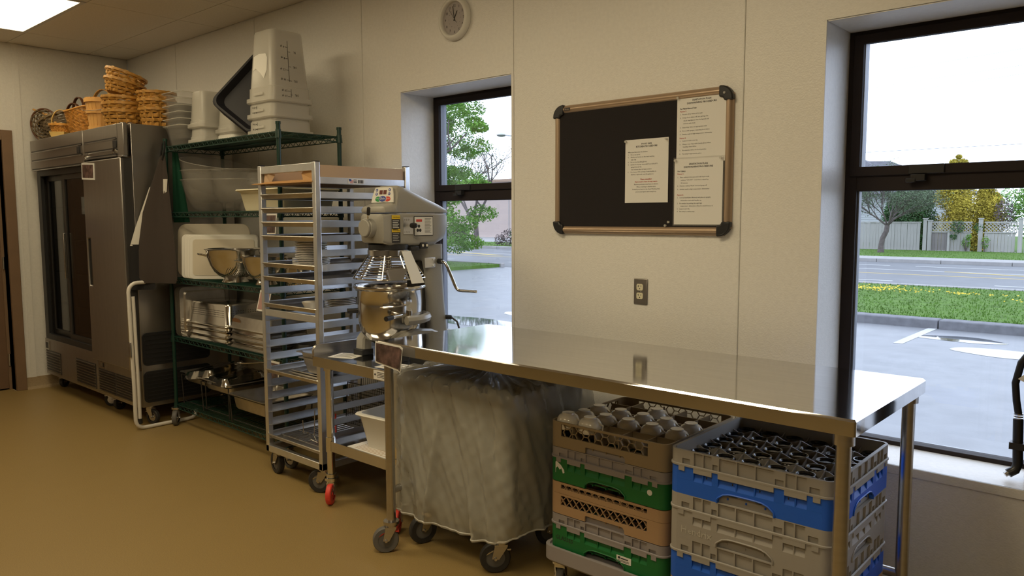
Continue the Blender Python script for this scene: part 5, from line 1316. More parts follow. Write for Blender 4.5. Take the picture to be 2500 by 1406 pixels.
b = MB(); b.box(x-.018, x+.018, -.880, -.872, .50, .60); b.cyl((x-.018, -.876, .595), (x+.018, -.876, .595), .005, 8); b.build('latch', 'steel', c, bevel=.002)
# ================================================================== SHEET PAN RACK
RX0, RX1, RY0, RY1 = -3.795, -3.262, -.745, -.140
t = thing('sheet_pan_rack', 'tall aluminium sheet pan rack with many runners beside the mixer', 'rack', ((RX0+RX1)/2, (RY0+RY1)/2, 0))
for x in (RX0, RX1-.03):
    for y in (RY0, RY1-.03):
        p = MB().box(x, x+.03, y, y+.03, .135, 1.688).build('post', 'alu', t, bevel=.003)
        MB().box(x+.001, x+.029, y+.001, y+.029, 1.688, 1.692).build('post_cap', 'black', p, angle=0)
b = MB().box(RX0+.03, RX1-.03, RY0+.003, RY0+.022, 1.645, 1.684); b.build('top_rail', 'alu', t, bevel=.002)
MB().box(RX0+.03, RX1-.03, RY1-.022, RY1-.003, 1.645, 1.684).build('top_rail', 'alu', t, bevel=.002)
MB().box(RX0+.03, RX1-.03, RY0+.003, RY0+.02, .888, .925).build('cross_rail', 'alu', t, bevel=.002)
MB().box(RX0+.03, RX1-.03, RY1-.02, RY1-.003, .888, .925).build('cross_rail', 'alu', t, bevel=.002)
for a, b_, c_, d_ in ((RX0, RX1, RY0, RY0+.03), (RX0, RX1, RY1-.03, RY1), (RX0, RX0+.03, RY0+.03, RY1-.03), (RX1-.03, RX1, RY0+.03, RY1-.03)):
    MB().box(a, b_, c_, d_, .135, .172).build('bottom_rail', 'alu', t, bevel=.003)
RZ = [1.598-.0722*k for k in range(20)]
src = {}
for k, z in enumerate(RZ):
    for s_ in (0, 1):
        if s_ not in src:
            xx = RX0+.006 if s_ == 0 else RX1-.006; d_ = 1 if s_ == 0 else -1
            prof = [(xx, z-.014), (xx+d_*.0025, z-.014), (xx+d_*.0025, z-.0155+.0), (xx+d_*.042, z-.0155), (xx+d_*.042, z-.013), (xx+d_*.0025, z-.013), (xx+d_*.0025, z+.018), (xx, z+.018)]
            b = MB()
            b.box(min(xx, xx+d_*.0025), max(xx, xx+d_*.0025), RY0+.012, RY1-.012, z-.016, z+.017)
            # ledge with rounded front corner
            L_ = [(xx, RY0+.012), (xx+d_*.020, RY0+.002), (xx+d_*.034, RY0+.010), (xx+d_*.040, RY0+.028), (xx+d_*.040, RY1-.028), (xx+d_*.034, RY1-.010), (xx+d_*.02, RY1-.002), (xx, RY1-.012)]
            b.prism(L_, z-.016, z-.0135, 'z')
            src[s_] = b.build('runner', 'alu', t, angle=20)
        else:
            o = src[s_].copy(); C.objects.link(o); o.parent = t; o.location = (0, 0, z-RZ[0])
for x in (RX0+.05, RX1-.05):
    for y in (RY0+.05, RY1-.05): caster(t, x, y, .135, .062, {(-1): 3.0}.get(-1) if x < -3.5 else -2.6, 'rubber', 'steel', .032, brake=1 if x > -3.5 and y < -.5 else 0, hubm='greyrubber')
st = thing('flag_sticker', 'small flag sticker on the top runner of the pan rack', 'sticker', (RX1-.0045, -.495, 1.60))
X = RX1-.0055
MB().box(X, X+.0012, -.545, -.445, 1.586, 1.612).build('sticker_sheet', 'paper', st, angle=0)
b = MB(); b.prism([(-.542, 1.610), (-.528, 1.610), (-.524, 1.600), (-.538, 1.598)], X+.0012, X+.0018, 'x'); b.build('flag_canton', 'btnblue', st, angle=0)
b = MB()
for k in range(3): b.box(X+.0012, X+.0017, -.534+.002*k, -.516+.002*k, 1.590+.005*k, 1.5925+.005*k)
b.build('flag_stripes', 'btnred', st, angle=0)
b = MB()
for k in range(3): b.box(X+.0012, X+.0017, -.512, -.492, 1.592+.006*k, 1.595+.006*k)
for k in range(4): b.box(X+.0012, X+.0017, -.484+.009*k, -.478+.009*k, 1.590, 1.606)
b.build('sticker_print', 'ink', st, angle=0)
# sheet pans
def sheet_pan(label, z, x0=RX0+.010, x1=RX1-.010, y0=RY0-.004, y1=RY1+.0, grp='sheet pans on the rack runners', h_=.025):
    o = thing('sheet_pan', label, 'pan', ((x0+x1)/2, (y0+y1)/2, z), grp); b = MB()
    R_ = lambda e, zz, r=.022: rrect(x0+e, x1-e, y0+e, y1-e, r, z+zz, 3)
    b.loft([R_(.018, .0), R_(.014, .001), R_(.006, h_-.007), R_(.001, h_-.0065), R_(-.001, h_-.003), R_(.001, h_), R_(.005, h_+.0003), R_(.009, h_-.003), R_(.020, .0022)]); b.build('pan_body', 'pan', o, angle=28)
    return o
onn = {1: 'first', 2: 'second', 3: 'third', 4: 'fourth', 6: 'fifth', 7: 'sixth', 9: 'seventh', 14: 'eighth', 19: 'lowest'}
for k, nm in onn.items():
    what = {6: 'sheet pan carrying the tall stack of side plates', 9: 'sheet pan carrying the small bowl and plates', 14: 'sheet pan carrying steel pans under the mixer table level', 19: 'lowest sheet pan of the rack, carrying wire racks'}.get(k, 'empty sheet pan, %s from the top of the rack' % nm)
    sheet_pan(what, RZ[k]-.0133)
# plates and bowl
def plate_obj(label, c, r, grp):
    o = MB().lathe([(0, .0), (r*.55, .0), (r*.60, .004), (r, .014), (r*1.0, .017), (r*.97, .0165), (r*.60, .0075), (0, .006)], c, 28).build('plate', 'china', origin=c, angle=60); return tag(o, label, 'plate', grp)
z = RZ[6]-.0133+.0023; base = None
c0 = (-3.50, -.62, z)
for k in range(5):
    l = 'wide white plate, %s of the five under the side plate stack' % ('lowest', 'second', 'third', 'fourth', 'topmost')[k]
    if base is None: base = plate_obj(l, c0, .098, 'wide plates on the rack')
    else: dup(base, (c0[0]+.001*(k % 2), c0[1], z+.0085*k), l)
zz = z+.0085*4+.010; base = None
for k in range(10):
    l = 'small white side plate, %s up the tall stack on the rack' % ('lowest', 'second', 'third', 'fourth', 'fifth', 'sixth', 'seventh', 'eighth', 'ninth', 'topmost')[k]
    if base is None: base = plate_obj(l, (c0[0], c0[1], zz), .083, 'side plates on the rack')
    else: dup(base, (c0[0]+.0015*math.sin(k), c0[1], zz+.0088*k), l)
z = RZ[9]-.0133+.0023
o = MB().lathe([(0, 0), (.030, 0), (.032, .004), (.050, .045), (.0515, .048), (.049, .047), (.031, .008), (0, .006)], (-3.40, -.69, z), 28).build('bowl', 'china', origin=(-3.40, -.69, z), angle=60); tag(o, 'small white bowl beside the post on the seventh sheet pan', 'bowl')
base = None
for k in range(7):
    l = 'white plate, %s of the short stack behind the small bowl' % ('lowest', 'second', 'third', 'fourth', 'fifth', 'sixth', 'topmost')[k]
    if base is None: base = plate_obj(l, (-3.38, -.53, z), .082, 'plates behind the small bowl')
    else: dup(base, (-3.38, -.53, z+.0088*k), l)
# kraft box with envelopes at the top
t = thing('kraft_box', 'long flat kraft cardboard box at the top of the pan rack', 'box', ((RX0+RX1)/2, -.44, RZ[0]))
z0, z1 = RZ[0]-.0133, 1.668; x0, x1, y0, y1 = RX0+.045, RX1-.009, -.73, -.18
for a in ((x0, x1, y0, y1, z0+.0, z0+.004), (x1-.004, x1, y0, y1, z0+.004, z1+.006), (x0, x0+.004, y0, y1, z0+.004, z1), (x0+.004, x1-.004, y1-.004, y1, z0+.004, z1)): MB().box(*a).build('box_side', 'card', t, angle=0)
MB().add([(x1-.11, y0-.002, z0+.01), (x1-.012, y0+.0, z0+.012), (x1-.02, y0-.004, z0+.068), (x1-.105, y0-.002, z0+.066), (x1-.135, y0+.002, z0+.05)], [(0, 1, 2, 3, 4)]).build('box_flap', 'card_dark', t, angle=0)
MB().add([(x0, y0-.004, z0+.012), (x0+.06, y0, z0+.008), (x0+.10, y0+.004, z0+.055), (x0+.05, y0-.01, z0+.066), (x0+.005, y0-.002, z0+.062)], [(0, 1, 2, 3, 4)]).build('box_flap', 'card', t, angle=0)
for k in range(5):
    z = z0+.0045+.0032*k; w_ = .004*k
    o = MB(); P_ = [(x0+.006-.06*(k in (0, 1)), y0-.045+.012*k), (x1-.012, y0-.03+.01*k), (x1-.012, y1-.15), (x0+.01, y1-.15)]
    o.prism(P_, z, z+.0026, 'z')
    o = o.build('envelope', 'card_dark', origin=((x0+x1)/2, -.45, z), angle=0); tag(o, 'brown kraft envelope, %s in the pile poking out of the box' % ('lowest', 'second', 'middle', 'fourth', 'topmost')[k], 'envelope', 'kraft envelopes on the rack')
# half pans on the eighth sheet pan
z = RZ[14]-.0133+.0023
sheet_pan('small sheet pan lying on the big one under the deep steel pans', z, RX0+.16, RX1-.03, -.70, -.25, 'small sheet pans in the rack', .02)
sheet_pan('second small sheet pan under the deep steel pans', z+.008, RX0+.17, RX1-.02, -.69, -.24, 'small sheet pans in the rack', .02)
steam_pan('lower deep steel pan of the nested pair in the rack', (-3.45, -.58, z+.016), .24, .20, .085, 'deep steel pans in the rack', 'pan', flip=False)
steam_pan('upper deep steel pan of the nested pair in the rack', (-3.45, -.58, z+.048), .255, .215, .085, 'deep steel pans in the rack', 'pan', flip=False)
z = RZ[19]-.0133+.0023
for k in range(3):
    o = thing('cooling_rack', ('wire cooling rack lying on the lowest sheet pan', 'wire basket rack standing upright on the lowest sheet pan', 'second wire basket rack leaning on the lowest pan')[k], 'rack', (-3.5, -.5+.05*k, z), 'wire racks in the pan rack'); b = MB()
    if k == 0:
        for i in range(14): b.cyl((-3.72+.032*i, -.69, z+.016), (-3.72+.032*i, -.35, z+.016), .0018, 5)
        for y in (-.69, -.58, -.47, -.35): b.cyl((-3.73, y, z+.014), (-3.29, y, z+.014), .0026, 5)
        for x in (-3.72, -3.30):
            for y in (-.68, -.36): b.cyl((x, y, z), (x, y, z+.014), .002, 5)
    else:
        yb_ = -.44+.10*k
        for i in range(17): b.cyl((-3.60+.019*i, yb_, z+.03), (-3.60+.019*i, yb_+.02, z+.20+.05*k), .0014, 4)
        for j in range(10): b.cyl((-3.61, yb_+.002*j, z+.03+.02*j), (-3.28, yb_+.002*j, z+.03+.02*j), .0014, 4)
        b.tube([(-3.62, yb_, z+.002), (-3.62, yb_+.02, z+.21+.05*k), (-3.275, yb_+.02, z+.21+.05*k), (-3.275, yb_, z+.002)], .003, 6)
    b.build('wires', 'steel' if k == 0 else 'blackmetal', o)
o = thing('wire_stand', 'bent steel wire stand rising behind the rack post on the lowest pan', 'stand', (-3.50, -.64, z)); b = MB(); b.tube([(-3.56, -.66, z+.115), (-3.555, -.66, z+.045), (-3.50, -.66, z+.055), (-3.495, -.655, z+.02), (-3.44, -.65, z+.012)], .0028, 6); b.tube([(-3.505, -.62, z+.17), (-3.50, -.63, z+.03), (-3.46, -.64, z+.008)], .0028, 6); b.build('wires', 'steel', o)
o = thing('red_rack', 'red enamelled wire rack standing just behind the rack post', 'rack', (-3.345, -.60, z)); b = MB()
for x in (-3.385, -3.37, -3.345): b.cyl((x, -.60, z+.002), (x, -.60, z+.175), .004, 8)
for zz in (.04, .10, .15): b.cyl((-3.385, -.60, z+zz), (-3.345, -.60, z+zz), .003, 6)
b.build('wires', 'redwheel', o)

# ================================================================== WHEELED BIN WITH PLASTIC COVER
t = thing('ingredient_bin', 'grey wheeled plastic bin under the work table', 'bin', (-2.24, -.55, 0))
BX0, BX1, BY0, BY1 = -2.585, -1.91, -.845, -.30
BR = lambda e, z, r=.06: rrect(BX0+e, BX1-e, BY0+e, BY1-e, r, z, 6)
b = MB(); b.loft([BR(.11, .135), BR(.075, .14), BR(.045, .17), BR(.035, .24), BR(.015, .69), BR(.015, .70), BR(.022, .70), BR(.05, .20), BR(.12, .15)]); b.build('bin_body', 'binblue', t, angle=50)
b = MB(); b.loft([BR(.004, .70), BR(.0, .715), BR(.004, .735), BR(.05, .752), BR(.12, .765)]); b.build('lid', 'binlid', t, angle=60)
for x in (BX0+.12, BX1-.12):
    for y in (BY0+.10, BY1-.10): caster(t, x, y, .14, .062, -1.9 if x < -2.2 else -2.3, 'rubber', 'steel', .03, brake=1 if x > -2.2 and y < -.5 else 0, hubm='greyrubber')
c = thing('plastic_cover', 'thin translucent plastic bag draped over the wheeled bin', 'cover', (-2.24, -.55, .17))
rr = random.Random(12); N_ = 160; rings = []
per0 = [Vector(p) for p in rrect(BX0-.016, BX1+.016, BY0-.016, BY1+.012, .05, 0, 8)]; per0.append(per0[0])
ln = [0.0]
for p, q in zip(per0[:-1], per0[1:]): ln.append(ln[-1]+(q-p).length)
per = []; NP = 420; jj = 0
for k in range(NP):
    d0 = ln[-1]*k/NP
    while ln[jj+1] < d0: jj += 1
    f = (d0-ln[jj])/(ln[jj+1]-ln[jj]); per.append(tuple(per0[jj].lerp(per0[jj+1], f)))
cxm, cym = (BX0+BX1)/2, (BY0+BY1)/2
folds = [(rr.uniform(0, 1), rr.uniform(.004, .014), rr.uniform(-.010, .014), rr.uniform(-.06, .06)) for _ in range(46)]
folds += [(.86, .022, .034, -.035), (.885, .006, .020, -.045), (.93, .012, .018, .03), (.965, .01, .020, .02), (.80, .012, .016, -.03)]
def cover_pt(k, n, f, z):
    p = per[k]; nx, ny = p[0]-cxm, p[1]-cym
    # outward normal approximated for a rounded box
    ex = 1 if abs(abs(nx)-(BX1-BX0)/2) < .055 else 0; ey = 1 if abs(abs(ny)-(BY1-BY0)/2) < .055 else 0
    u = k/n; d = 0
    for c0, wdt, amp, sl in folds:
        q = (u-c0-sl*f) % 1.0; q = min(q, 1-q); d += amp*math.exp(-(q/wdt)**2)*(.25+.9*f)
    d = max(d, -.012)+.004*math.sin(u*2*PI*10+z*20)+.003*math.sin(u*2*PI*23+z*11)+.002*math.sin(u*2*PI*49+z*60)+.0015*math.sin(u*2*PI*31-z*90)
    return (p[0]+(math.copysign(1, nx)*ex)*d, p[1]+(math.copysign(1, ny)*ey)*d, z+(.010*math.sin(u*2*PI*4)+.015*math.sin(u*2*PI*2+1))*max(0, (f-.85)/.15))
n = len(per)
zs = [.755, .748, .735, .715, .69]+[.67-.02*k for k in range(24)]+[.185, .165, .158]
for j, z in enumerate(zs):
    f = (zs[0]-z)/(zs[0]-zs[-1]); shrink = .0
    ring = []
    for k in range(n):
        x, y, zz = cover_pt(k, n, f, z)
        s_ = 1-.03*max(0, 1-j/2)-.10*max(0, (f-.45))**1.5
        if j == 0: zz += .012*math.sin(k*.35)
        ring.append((cxm+(x-cxm)*s_, cym+(y-cym)*s_, zz))
    rings.append(ring)
b0 = None
top_ = []
for f in (.15, .45, .75, .93):
    top_.append([(cxm+(rings[0][k][0]-cxm)*f, cym+(rings[0][k][1]-cym)*f, .779-.014*f+.007*math.sin(k*.21+f*9)+.005*math.sin(k*.53+f*4)) for k in range(n)])
b = MB(); b.loft(top_+rings, caps=False); b.build('bag_sheet', 'bag', c, angle=80)
b = MB(); b.tube([tuple(p) for p in rings[-2]][::2], .0035, 5, closed=True); b.build('elastic_hem', MT['milky'], c)

# ================================================================== DISH CRATES
def side_xf(i, cx_, cy_): return Matrix.Translation((cx_, cy_, 0))@Matrix.Rotation(PI/2*i, 4, 'Z')
HW = .25
def crate(label, cx_, cy_, z, body, ringm, hb=.085, hr=.046, style='pocket', group=None, text=None, name='dish_crate', rz=0, skirt=True, notch=True):
    """square dish rack half: body with arched hand hold, extender ring on top"""
    t = thing(name, label, 'crate', (cx_, cy_, z), group); r = .03
    # corners
    b = MB()
    for i in range(4):
        n0 = len(b.v); pts = [(HW-r+r*math.cos(a), -HW+r+r*math.sin(a)) for a in [-PI/2+PI/2*k/6 for k in range(7)]]; inn = [(HW-r+(r-.006)*math.cos(a), -HW+r+(r-.006)*math.sin(a)) for a in [-PI/2*k/6 for k in range(7)]]
        b.prism(pts+inn, z+.0, z+hb, 'z'); b.xf(side_xf(i, cx_, cy_), n0)
    for i in range(4):
        n0 = len(b.v); y = -HW
        a0, a1 = -.085, .085; ah = .020 if style == 'pocket' else .022
        out = [(-HW+r, z+hb), (-HW+r, z), (a0, z)]
        if style == 'pocket': out += [(a0, z+.006)]+[(a0+.170*k/10, z+.012+ah*(1-(abs(k-5)/5)**5)) for k in range(11)]+[(a1, z+.006)]
        else: out += [(a0+.0, z+ah-.003), (a0+.004, z+ah), (a1-.008, z+ah), (a1, z+ah-.01)]
        out += [(a1, z), (HW-r, z), (HW-r, z+hb)]
        if style == 'pocket':
            b.prism(out[::-1], y+.006, y+.010, 'y')
            # outer skin below the pockets
            zl = z+.034+.012; low = [(-HW+r, z+.046), (-HW+r, z), (a0, z), (a0, z+.006)]+[(a0+.170*k/10, z+.012+ah*(1-(abs(k-5)/5)**5)) for k in range(11)]+[(a1, z+.006), (a1, z), (HW-r, z), (HW-r, z+.046)]
            low2 = [(p[0], min(p[1], z+.0459)) for p in low]
            b.prism(low2[::-1], y, y+.006, 'y')
            for (p, q) in ((-.22, -.165), (-.137, -.133), (-.105, -.085), (-.030, -.026), (.026, .030), (.085, .115), (.144, .148), (.178, .22)): b.box(p, q, y, y+.006, z+.0461, z+hb)
            for (p, q) in ((-.165, -.105), (-.085, .085), (.115, .178)): 
                b.add([(p, y, z+.046), (q, y, z+.046), (q, y+.006, z+.060), (p, y+.006, z+.060)], [(0, 1, 2, 3)])
            b.tube([(a0-.003, y-.001, z), (a0-.002, y-.001, z+.010)]+[(a0+.170*k/10, y-.001, z+.014+ah*(1-(abs(k-5)/5)**5)) for k in range(11)]+[(a1+.002, y-.001, z+.010), (a1+.003, y-.001, z)], .0028, 5)
        else:
            w0, w1 = z+hb*.44, z+hb-.008; e0, e1 = -.195, .175
            low = [(-HW+r, w0), (-HW+r, z), (a0, z), (a0+.0, z+ah-.003), (a0+.004, z+ah), (a1-.008, z+ah), (a1, z+ah-.01), (a1, z), (HW-r, z), (HW-r, w0)]
            if not notch: low = [(-HW+r, w0), (-HW+r, z), (HW-r, z), (HW-r, w0)]
            b.prism(low[::-1], y, y+.006, 'y'); b.box(-HW+r, e0, y, y+.006, w0, z+hb); b.box(e1, HW-r, y, y+.006, w0, z+hb); b.box(e0, e1, y, y+.006, w1, z+hb)
            if style == 'hex':
                R = .0185; dx = R*1.5; dz = R*math.sqrt(3)
                done = set()
                for ii in range(-1, 15):
                    for jj in range(-1, 3):
                        hx = e0+ii*dx; hz = w0+jj*dz+(dz/2 if ii % 2 else 0)
                        cor = [(hx+R*math.cos(PI/3*k), hz+R*math.sin(PI/3*k)) for k in range(6)]
                        for k in range(6):
                            A, B_ = cor[k], cor[(k+1) % 6]; key = tuple(sorted(((round(A[0], 3), round(A[1], 3)), (round(B_[0], 3), round(B_[1], 3)))))
                            if key in done: continue
                            done.add(key)
                            m_ = ((A[0]+B_[0])/2, (A[1]+B_[1])/2)
                            if e0 < m_[0] < e1 and w0-.001 < m_[1] < w1+.001:
                                A = (min(max(A[0], e0), e1), min(max(A[1], w0), w1)); B2 = (min(max(B_[0], e0), e1), min(max(B_[1], w0), w1))
                                b.bar((A[0], y+.004, A[1]), (B2[0], y+.004, B2[1]), .0022, .006, (0, 1, 0))
            else:
                hgt = w1-w0; st_ = .030; k = e0-hgt
                while k < e1:
                    for sg in (1, -1):
                        xa, xb = k, k+hgt*.8; za, zb = (w0, w1) if sg > 0 else (w1, w0)
                        if xa < e0: za += (e0-xa)*(zb-za)/(xb-xa); xa = e0
                        if xb > e1: zb -= (xb-e1)*(zb-za)/(xb-xa); xb = e1
                        if xb-xa > .004: b.bar((xa, y+.004, za), (xb, y+.004, zb), .0022, .006, (0, 1, 0))
                    k += st_
        b.xf(side_xf(i, cx_, cy_), n0)
    b.build('crate_body', body, t, angle=30)
    # floor grid
    b = MB()
    for k in range(9):
        q = -HW+.02+(2*HW-.04)*k/8; b.box(cx_+q-.002, cx_+q+.002, cy_-HW+.008, cy_+HW-.008, z+.012, z+.018); b.box(cx_-HW+.008, cx_+HW-.008, cy_+q-.002, cy_+q+.002, z+.012, z+.018)
    b.build('floor_grid', body, t, angle=0)
    if hr:
        zr = z+hb; b = MB()
        for i in range(4):
            n0 = len(b.v); pts = [(HW-r+(r)*math.cos(a), -HW+r+(r)*math.sin(a)) for a in [-PI/2+PI/2*k/6 for k in range(7)]]; inn = [(HW-r+(r-.008)*math.cos(a), -HW+r+(r-.008)*math.sin(a)) for a in [-PI/2*k/6 for k in range(7)]]
            b.prism(pts+inn, zr-.0, zr+hr, 'z')
            b.box(-HW+r, HW-r, -HW+.006, -HW+.010, zr, zr+hr); b.box(-HW+r, HW-r, -HW, -HW+.006, zr+hr-.003, zr+hr)
            for (p, q) in ((-.22, -.204), (-.178, -.165), (-.137, -.133), (-.107, -.104), (-.087, -.083), (-.030, -.026), (.026, .030), (.083, .087), (.112, .117), (.144, .148), (.176, .184), (.212, .22)): b.box(p, q, -HW, -HW+.006, zr, zr+hr-.0031)
            for (p, q) in ((-.204, -.178), (-.104, -.087), (.087, .112), (.184, .212)): b.box(p, q, -HW, -HW+.006, zr+hr*.5, zr+hr-.0031)
            if skirt: b.box(-.2, .2, -HW+.0115, -HW+.0145, zr+hr*.3, zr+hr+.034)
            # bead and hanging tabs
            b.xf(side_xf(i, cx_, cy_), n0)
        for zz in (zr+.004,):
            R_ = lambda e, z_: [(p[0], p[1], z_) for p in rrect(cx_-HW-e, cx_+HW+e, cy_-HW-e, cy_+HW+e, r+e, 0, 6)]
            b.loft([R_(-.001, zz-.004), R_(.0035, zz-.003), R_(.0035, zz+.002), R_(-.001, zz+.004)], caps=False)
        for i in range(4):
            n0 = len(b.v)
            for (p, q) in ((-.215, -.195), (-.165, -.105), (-.085, .085), (.115, .178), (.195, .215)): b.box(p, q, -HW-.003, -HW+.001, zr-.014, zr+.002)
            b.xf(side_xf(i, cx_, cy_), n0)
        b.build('extender_ring', ringm, t, angle=30)
    if text:
        b = MB(); body_t, sz, ox, oz, m_, ex = text
        b.text(body_t, sz, (cx_+ox, cy_-HW-.0004, z+oz), (1, 0, 0), (0, 0, 1), 'LEFT', ex); b.build('lettering', m_, t, angle=0)
    if rz: t.rotation_euler.z = rz
    return t
def dolly(label, cx_, cy_, z, m, par_grp=None):
    t = thing('crate_dolly', label, 'dolly', (cx_, cy_, 0), par_grp); e = .27
    b = MB(); b.loft([rrect(cx_-e+.01, cx_+e-.01, cy_-e+.01, cy_+e-.01, .04, z-.055, 5), rrect(cx_-e, cx_+e, cy_-e, cy_+e, .04, z-.045, 5), rrect(cx_-e, cx_+e, cy_-e, cy_+e, .04, z+.008, 5), rrect(cx_-e+.012, cx_+e-.012, cy_-e+.012, cy_+e-.012, .035, z+.008, 5), rrect(cx_-e+.014, cx_+e-.014, cy_-e+.014, cy_+e-.014, .035, z, 5)]); b.build('platform', m, t, angle=40)
    for x in (cx_-e+.05, cx_+e-.05):
        for y in (cy_-e+.05, cy_+e-.05): caster(t, x, y, z-.055, .045, 2.0, 'greyrubber', 'chrome', .026, hubm='greyrubber')
    return t
# dark green / beige stack
gx, gy = -1.542, -.49
dolly('grey crate dolly under the green and beige crates', gx, gy, .178, 'crate_lilac')
crate('green crate with grey rim marked glasses, lowest of its stack', gx, gy, .182, 'crate_green', 'crate_lilac', .088, .04, 'pocket', text=('GLASSES', .022, -.22, .032, 'ink', .0003))
o = MB(); X0 = gx+.055
tg = thing('barcode_sticker', 'white barcode sticker on the lowest green crate', 'sticker', (X0+.03, gy-HW-.001, .215)); MB().box(X0, X0+.06, gy-HW-.0015, gy-HW-.0002, .208, .232).build('sticker_sheet', 'paper', tg, angle=0)
b = MB(); b.box(X0+.006, X0+.016, gy-HW-.0019, gy-HW-.0015, .221, .229); b.box(X0+.018, X0+.048, gy-HW-.0019, gy-HW-.0015, .222, .226)
for k in range(2): b.box(X0+.006, X0+.052, gy-HW-.0019, gy-HW-.0015, .212+k*.004, .2135+k*.004)
b.build('sticker_print', 'ink', tg, angle=0)
crate('beige lattice crate with two tiers, between the green crates', gx, gy, .313, 'crate_tan', 'crate_tan', .078, 0, 'lattice')
crate('thin beige lattice extender crate on top of the two tier one', gx, gy, .392, 'crate_tan', 'crate_tan', .042, 0, 'lattice', name='crate_extender', notch=False)
crate('green crate with grey rim and a torn white sticker', gx, gy, .437, 'crate_green', 'crate_lilac', .088, .04, 'pocket')
tg = thing('torn_sticker', 'torn white sticker on the upper green crate', 'sticker', (gx-.225, gy-HW-.001, .48))
MB().prism([(gx-.2195, .508), (gx-.2195, .468), (gx-.2185, .468), (gx-.218, .485), (gx-.210, .492), (gx-.200, .482), (gx-.192, .488), (gx-.185, .470), (gx-.178, .474), (gx-.180, .484), (gx-.195, .500), (gx-.215, .512)][::-1], gy-HW-.0012, gy-HW-.0003, 'y').build('sticker_sheet', 'paper', tg, angle=0)
o = MB().cyl((gx+.185, gy-HW-.0015, .487), (gx+.185, gy-HW-.0002, .487), .010, 16).build('dot_sticker', 'paper', origin=(gx+.185, gy-HW, .487), angle=0); tag(o, 'round white dot sticker on the upper green crate', 'sticker')
topc = crate('olive beige hexagon patterned crate holding upturned cups', gx, gy, .567, 'crate_olive', 'crate_olive', .095, 0, 'hex')
b = MB()
for k in range(1, 5):
    q = -HW+.5*k/5; b.box(gx+q-.002, gx+q+.002, gy-HW+.01, gy+HW-.01, .59, .652); b.box(gx-HW+.01, gx+HW-.01, gy+q-.002, gy+q+.002, .59, .652)
b.build('compartment_walls', 'crate_olive', topc, angle=0)
def cup(label, c):
    t = thing('cup', label, 'cup', c, 'upturned cups in the hexagon crate'); b = MB()
    b.lathe([(.043, .0), (.045, .003), (.0445, .02), (.041, .036), (.034, .047), (.024, .052), (.023, .057), (.0, .056)], c, 28); b.lathe([(.041, .0), (.040, .02), (.03, .044), (0, .05)], c, 20); b.build('cup_body', 'cup', t, angle=50)
    b = MB(); b.tube([(c[0]+.038, c[1], c[2]+.012), (c[0]+.052, c[1]+.004, c[2]+.016), (c[0]+.055, c[1]+.004, c[2]+.03), (c[0]+.034, c[1], c[2]+.042)], .0035, 6); b.build('handle', 'cup', t)
    return t
cells = [(0, 0), (1, 0), (0, 1), (1, 1), (2, 1), (3, 1), (4, 1), (0, 2), (1, 2), (2, 2), (3, 2), (4, 2), (2, 3)]
rown = ('front', 'second', 'third', 'fourth'); coln = ('first', 'second', 'third', 'fourth', 'fifth'); base = None
for i, j in cells:
    c = (gx-.20+.1*i, gy-.20+.1*j, .622 if j else .632)
    l = 'white upturned cup, %s from the bin in the %s row of the crate' % (coln[i], rown[j])
    if base is None: base = cup(l, c)
    else: dup(base, c, l)
# blue / grey stacks: front stack
bx_, by_ = -.962, -.618
dolly('grey crate dolly under the blue and grey crates', bx_, by_, .178, 'crate_grey')
crate('beige lattice crate at the bottom of the blue and grey stack', bx_, by_, .180, 'crate_tan', 'crate_tan', .080, .033, 'lattice')
crate('lower blue crate with grey rim', bx_, by_, .293, 'crate_blue', 'crate_grey', .087, .050)
crate('plain grey crate with moulded lettering, between the blue crates', bx_, by_, .430, 'crate_grey', 'crate_grey', .087, .050, text=('Hendrix', .031, -.205, .016, 'hendrix', .0006))
tb = crate('upper blue crate with grey rim holding dark glasses', bx_, by_, .567, 'crate_blue', 'crate_grey', .087, .050, skirt=False)
b = MB()
b.v = []; 
for k in range(1, 6):
    q = -HW+.5*k/6; n_ = 24
    for ax_ in (0, 1):
        P0 = []
        for i in range(n_+1):
            u = -HW+.012+(.5-.024)*i/n_; zz = .672+.007*math.cos(u*2*PI*12)
            P0.append((bx_+q, by_+u, zz) if ax_ else (bx_+u, by_+q, zz))
        for A, B_ in zip(P0[:-1], P0[1:]):
            o_ = Vector((.0016, 0, 0)) if ax_ else Vector((0, .0016, 0)); A = Vector(A); B_ = Vector(B_); dn = Vector((0, 0, -.05))
            b.add([A-o_, B_-o_, B_+o_, A+o_, A-o_+dn, B_-o_+dn, B_+o_+dn, A+o_+dn], [(0, 1, 2, 3), (0, 4, 5, 1), (3, 2, 6, 7)])
b.build('compartment_walls', 'crate_grey', tb, angle=0)
def tumbler(label, c):
    t = thing('drinking_glass', label, 'glass', c, 'dark upturned glasses in the blue crate'); b = MB()
    b.lathe([(.0335, 0), (.0345, .004), (.036, .04), (.033, .074), (.029, .080), (.026, .080), (.022, .074), (.0, .073)], c, 24); b.build('glass_body', 'darkglass', t, angle=40)
    return t
base = None; cn = ('first', 'second', 'third', 'fourth', 'fifth', 'sixth'); rn = ('front', 'second', 'third', 'fourth', 'fifth', 'rear')
for j in range(6):
    for i in range(6):
        c = (bx_-.2083+.08333*i, by_-.2083+.08333*j, .591)
        l = 'dark upturned glass, %s from the green stack in the %s row' % (cn[i], rn[j])
        if base is None: base = tumbler(l, c)
        else: dup(base, c, l)

